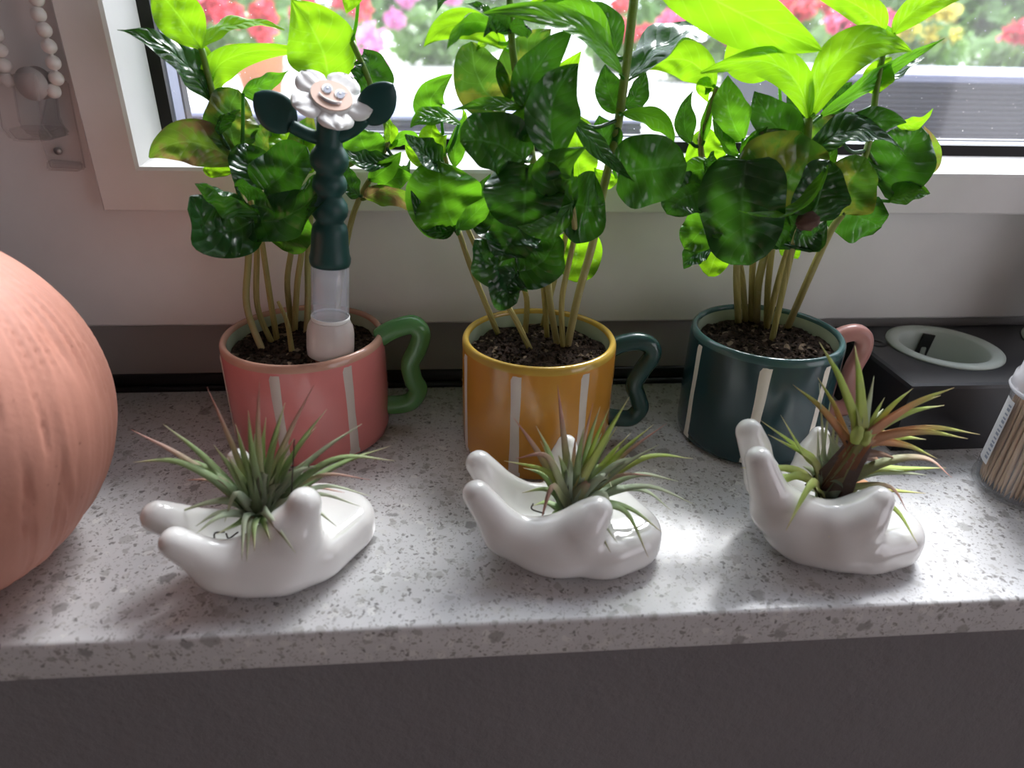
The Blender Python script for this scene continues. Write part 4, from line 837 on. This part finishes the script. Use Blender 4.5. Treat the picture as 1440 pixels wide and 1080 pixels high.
# dark handle standing in the second well
V, Fc = lathe([(0, .0128), (.017, .0130), (.0185, .016), (.0205, .10), (.0215, .150), (.019, .156), (0, .157)], 40, origin=(.4460, .4150, 0))
V2 = [Vector(p) for p in V]
tag(link('brush_handle', mesh('brush_handle', V2, Fc), M_BOX), 'tapered black handle standing in the well of the black holder', 'brush')

# ================================================================== TOOTHPICK JAR (right edge)
JX, JY, JR = .3420, .3080, .0290
jar = thing('toothpick_jar', 'clear plastic jar full of toothpicks on the right of the sill', 'jar', (JX, JY, 0))
V, Fc = lathe([(0, .0005), (JR - .002, .0005), (JR, .002), (JR, .004), (JR - .0010, .006), (JR - .0035, .062), (JR - .0045, .066), (JR - .0055, .066), (JR - .0046, .062), (JR - .0022, .006), (JR - .003, .0022), (0, .0020)], 56, origin=(JX, JY, 0))
par(link('glass_body', mesh('glass_body', V, Fc), M_JAR), jar)
V, Fc = lathe([(JR - .0044, .0632), (JR - .0022, .0632), (JR - .0016, .066), (JR - .0020, .0725), (JR - .0035, .0735), (JR - .0045, .095), (JR - .0085, .112), (0, .114), (0, .1128), (JR - .0092, .111), (JR - .0055, .0945), (JR - .0046, .0735)], 56, True, origin=(JX, JY, 0))
par(link('lid', mesh('lid', V, Fc), M_LIDP), jar)
V, Fc = lathe([(JR - .0014, .0640), (JR - .0006, .0655), (JR - .0014, .0665)], 56, True, origin=(JX, JY, 0)); par(link('lid_ring', mesh('lid_ring', V, Fc), M_LIDP), jar)
def jr(z): return JR - .0010 - (z - .006) * .0025 / .056
V = []; Fc = []; n = 8; zz = [.016 + .042 * i / 6 for i in range(7)]; a0 = ang_at(JX, JY, JR, .03, 1396) - .02
for z in zz:
    for k in range(n): a = a0 - .42 + .42 * k / (n - 1); V.append((JX + (jr(z) + .0003) * math.cos(a), JY + (jr(z) + .0003) * math.sin(a), z))
for i in range(6):
    for k in range(n - 1): Fc.append((i * n + k, i * n + k + 1, (i + 1) * n + k + 1, (i + 1) * n + k))
par(link('label_strip', mesh('label_strip', V, Fc), M_PAPER), jar)
for i in range(14):                                                   # dark bars printed down the label edge
    z = .019 + i * .0027; V = []; th = .0011 if i % 3 else .0017
    for zz_ in (z, z + th):
        for k in range(5): a = a0 - .16 + .12 * k / 4; V.append((JX + (jr(zz_) + .00045) * math.cos(a), JY + (jr(zz_) + .00045) * math.sin(a), zz_))
    par(link('print_bar', mesh('print_bar', V, [(k, k + 1, 6 + k, 5 + k) for k in range(4)]), M_GREYP), jar)
pickme = None; rnd = random.Random(4); spots = []
for ring, cnt in ((JR - .0046, 62), (JR - .0070, 48), (JR - .0095, 34), (JR - .013, 22), (JR - .018, 10)):
    for i in range(cnt): spots.append((2 * math.pi * (i + .3 * rnd.random()) / cnt, ring))
V, Fc = lathe([(0, 0), (.00045, .0022), (.00105, .008), (.00105, .055), (.0005, .0608), (0, .063)], 7); pickme = mesh('toothpick', V, Fc, True); pickme.materials.append(M_WOOD)
for a, r in spots:
    o = bpy.data.objects.new('toothpick', pickme); C.objects.link(o)
    b0 = Vector((JX + r * math.cos(a), JY + r * math.sin(a), .0024 + .0015 * rnd.random())); a2 = a + rnd.uniform(-.10, .10); r2 = r - .0030
    t0 = Vector((JX + r2 * math.cos(a2), JY + r2 * math.sin(a2), .066)); o.location = b0; o.rotation_mode = 'QUATERNION'; o.rotation_quaternion = (t0 - b0).to_track_quat('Z', 'Y')
    tag(o, 'pointed wooden toothpick packed upright in the clear jar', 'toothpick', 'toothpicks in the clear jar')

# ================================================================== BLIND CHAIN AND CLIP (top left)
YB = .4300
ch = thing('blind_chain', 'white beaded blind pull chain hanging by the left window frame', 'blind chain', onY(76, 128, YB))
bm = bmesh.new(); bmesh.ops.create_icosphere(bm, subdivisions=3, radius=1); bead = bpy.data.meshes.new('bead'); bm.to_mesh(bead); bm.free(); bead.polygons.foreach_set('use_smooth', [True] * len(bead.polygons)); bead.materials.append(M_BEAD)
strandR = [(46, -24), (51, -2), (54, 20), (62, 42), (69, 65), (75, 88), (79, 110), (75, 128)]; strandL = [(-14, 26), (-6, 48), (-1, 70), (5, 92), (10, 112)]
for st in (strandR, strandL):
    for x, y in st:
        o = bpy.data.objects.new('bead', bead); C.objects.link(o); p = onY(x, y, YB); o.parent = ch; o.matrix_parent_inverse = Matrix.Translation(ch.location).inverted(); o.location = p; o.scale = [7.7 * pxm(p)] * 3
    P = catmull([onY(x, y, YB) for x, y in st], 4); V, Fc, UV = tube(P, 2.0 * pxm(P[0]), 7); par(link('cord', mesh('cord', V, Fc), M_BEAD), ch)
bk = thing('chain_clip', 'clear plastic chain tensioner clip screwed to the left window frame', 'clip', onY(60, 240, .449))
def rbx(name, pts, y0, y1, m, bev=.0015):
    V, Fc = prism([(onY(x, y, YB + .01).x, onY(x, y, YB + .01).z) for x, y in pts], y0, y1); me = mesh(name, V, Fc, False); bm = bmesh.new(); bm.from_mesh(me); bmesh.ops.recalc_face_normals(bm, faces=bm.faces)
    bmesh.ops.bevel(bm, geom=list(bm.edges), offset=bev, segments=2, affect='EDGES'); bm.to_mesh(me); bm.free(); me.polygons.foreach_set('use_smooth', [True] * len(me.polygons)); me.set_sharp_from_angle(angle=.7); return par(link(name, me, m), bk)
rbx('back_plate', [(62, 110), (86, 116), (112, 242), (62, 240), (44, 190)], .4460, .4495, M_CLIP, .001)
rbx('housing', [(12, 104), (74, 100), (82, 170), (98, 190), (70, 195), (38, 192), (24, 175)], .4220, .4255, M_CLIP)
rbx('housing', [(12, 104), (74, 100), (82, 170), (98, 190), (70, 195), (38, 192), (24, 175)], .4400, .4440, M_CLIP)
rbx('bridge', [(30, 176), (86, 178), (92, 192), (44, 192)], .4240, .4440, M_CLIP, .001)
rbx('foot_tab', [(64, 226), (110, 230), (110, 242), (64, 240)], .4400, .4470, M_CLIP, .001)
V, Fc = lathe([(0, 0), (17 * pxm(onY(45, 115, YB)), 0), (13 * pxm(onY(45, 115, YB)), .0035), (17 * pxm(onY(45, 115, YB)), .007), (0, .007)], 32, origin=onY(44, 118, .4265), axis=(0, 1, 0)); par(link('pulley', mesh('pulley', V, Fc), mat('pulley_grey', (.55, .52, .51), .4)), bk)
V, Fc = lathe([(0, 0), (.0022, 0), (.0022, .0012), (0, .0016)], 16, origin=onY(82, 212, .4460), axis=(0, -1, 0)); par(link('screw', mesh('screw', V, Fc), mat('screw_steel', (.45, .43, .42), .35, metal=.8)), bk)

# ================================================================== OUTSIDE
GZ = .03
M_PAVE = plaster('pale_paving', (.62, .61, .59), (.52, .51, .49), 12, .1); M_PLANTER = mat('slate_rattan', (.022, .024, .045), .55); M_LID = mat('planter_lid', (.22, .24, .36), .5)
M_FOL = leafm('geranium_leaf', (.17, .30, .10), (.25, .45, .08), .40); M_FOL2 = leafm('shrub_leaf', (.20, .32, .14), (.28, .5, .10), .40)
M_RED = mat('petal_red', (.72, .07, .10), .6); M_MAG = mat('petal_magenta', (.72, .10, .22), .6); M_PNK = mat('petal_pink', (.75, .28, .55), .6); M_YEL = mat('petal_yellow', (.75, .65, .10), .6)
struct(link('floor_outside', wall_mesh([(-9, 12, .56, 14, GZ - .3, GZ)]), M_PAVE), 'pale sunlit paving outside the window')
def leafball(c, r, n, s, rnd, fl=.8):
    V = []; Fc = []; UV = []
    for _ in range(n):
        d = Vector((rnd.gauss(0, 1), rnd.gauss(0, 1), rnd.gauss(0, 1))).normalized() * (rnd.random() ** .4); p = Vector(c) + Vector((d.x * r[0], d.y * r[1], d.z * r[2]))
        a = Vector((rnd.gauss(0, 1), rnd.gauss(0, 1), rnd.gauss(0, 1))).normalized(); b = a.orthogonal().normalized(); q = s * (.6 + .7 * rnd.random()); o = len(V)
        V += [p - a * q, p + b * q * fl + a * q * .1, p + a * q, p - b * q * fl + a * q * .1]; Fc.append((o, o + 1, o + 2, o + 3)); UV += [(0, .5), (.5, 1), (1, .5), (.5, 0)]
    return V, Fc, UV
def geranium(px, py, Y, rx, col, nfl, label, seed, spread=None):
    rnd = random.Random(seed); p = onY(px, py, Y); top = max(p.z, GZ + .12); t = thing('flowering_bush', label, 'flower bush', (p.x, Y, GZ), 'flower bushes beyond the paving')
    hz = (top - GZ) / 2; V, Fc, UV = leafball((p.x, Y, GZ + hz), (rx, .22, hz), 420, .045, rnd); o = par(link('foliage', mesh('foliage', V, Fc, False, UV), M_FOL), t); o['kind'] = 'stuff'
    for i in range(nfl):
        c = Vector((p.x + rnd.uniform(-1, 1) * rx * .9, Y - .10 - .14 * rnd.random(), top + rnd.uniform(-.45, .35) * hz * 1.3)); V, Fc, UV = leafball(c, (.06, .06, .05), 55, .026, rnd, .9); par(link('flower_head', mesh('flower_head', V, Fc, False), col), t)
        V, Fc, UV = tube([Vector((c.x, c.y + .05, GZ)), c], .004, 5); par(link('stalk', mesh('stalk', V, Fc, uv=UV), M_FOL), t)
    return t
geranium(285, 14, 3.6, .36, M_RED, 13, 'red geranium bush beyond the paving behind the pink mug', 1)
geranium(455, 5, 4.2, .30, M_RED, 7, 'red geranium bush behind the flower stake', 2)
geranium(868, 24, 4.3, .16, M_RED, 5, 'small red geranium bush behind the tallest seedling', 3)
geranium(985, 24, 3.6, .22, M_MAG, 8, 'magenta geranium bush between the yellow and teal mugs', 4)
geranium(1120, 18, 3.9, .26, M_RED, 8, 'red geranium bush behind the teal mug plants', 5)
geranium(1195, 30, 3.2, .16, M_MAG, 5, 'pinkish red geranium bush behind the teal mug plants', 6)
geranium(1440, 44, 3.4, .18, M_RED, 5, 'red geranium bush above the slate planter', 7)
geranium(620, 10, 4.6, .34, M_PNK, 3, 'green bush with few pink flowers behind the yellow mug', 8)
geranium(1310, 25, 4.4, .30, M_YEL, 9, 'yellow flowering bush behind the slate planter', 9)
def pot(px, py, Y, r, h, m, label, flower=None):
    p = onY(px, py, Y); V, Fc = lathe([(0, 0), (r * .7, 0), (r * .95, h * .8), (r * 1.08, h * .82), (r * 1.08, h), (r * .95, h), (r * .9, h * .85), (0, h * .84)], 32, origin=(p.x, Y, GZ))
    t = thing('garden_pot', label, 'pot', (p.x, Y, GZ)); par(link('pot_body', mesh('pot_body', V, Fc), m), t)
    if flower:
        rnd = random.Random(3); V, Fc, UV = leafball((p.x, Y, GZ + h + .06), (r, r, .06), 90, .02, rnd); par(link('plant', mesh('plant', V, Fc, False, UV), flower), t)
pot(366, 100, 2.5, .085, .14, mat('garden_clay', (.55, .22, .10), .8), 'orange clay pot on the paving behind the pink mug')
pot(519, 92, 2.7, .07, .10, mat('pink_pot', (.62, .25, .50), .5), 'pink pot on the paving behind the flower stake', M_PNK)
rnd = random.Random(12)
for i, (x, w) in enumerate(((-5.8, 1.35), (-2.75, 1.35), (.1, 1.4), (3.0, 1.4), (5.9, 1.4))):      # shrubs at the far end
    t = thing('garden_shrub', 'green garden shrub in the hedge row far behind the flowers', 'shrub', (x, 8.4, GZ), 'shrubs far behind the flowers')
    V, Fc, UV = leafball((x, 8.4, GZ + .62), (w, .5, .62), 1500, .11, rnd); o = par(link('foliage', mesh('foliage', V, Fc, False, UV), M_FOL2), t); o['kind'] = 'stuff'
    V, Fc, UV = tube([Vector((x, 8.4, GZ)), Vector((x, 8.4, GZ + .7))], .04, 8); par(link('trunk', mesh('trunk', V, Fc), M_HUSK), t)
# slate ribbed planter box (right) and low slate kerb trough (left)
def trough(label, px0, px1, ytop, Yf, depth, lidpx, x1=None):
    a = onY(px0, ytop, Yf); b = onY(px1, ytop, Yf); zt = a.z; X0, X1 = a.x, (x1 or b.x); t = thing('slate_planter', label, 'planter', ((X0 + X1) / 2, Yf, GZ), 'slate planters outside')
    lid = abs(onY(px0, lidpx, Yf).z - zt)
    par(link('lid', box(X0 - .01, X1 + .01, Yf - .008, Yf + depth, zt - lid, zt, .004, 2), M_LID), t); par(link('body', box(X0, X1, Yf + .006, Yf + depth - .01, GZ, zt - lid), M_PLANTER), t)
    V = []; Fc = []; z = GZ + .002
    while z < zt - lid - .004:
        me = box(X0, X1, Yf, Yf + .008, z, z + .0042); o = len(V); V += [v.co.copy() for v in me.vertices]; Fc += [tuple(i + o for i in p.vertices) for p in me.polygons]; bpy.data.meshes.remove(me); z += .0068
    par(link('rib_panel', mesh('rib_panel', V, Fc, False), M_PLANTER), t)
    return t
trough('tall ribbed slate planter box outside the right of the window', 1128, 1900, 100, .98, .30, 112)
trough('low slate trough outside behind the pink and yellow mugs', 252, 905, 158, .98, .16, 163)
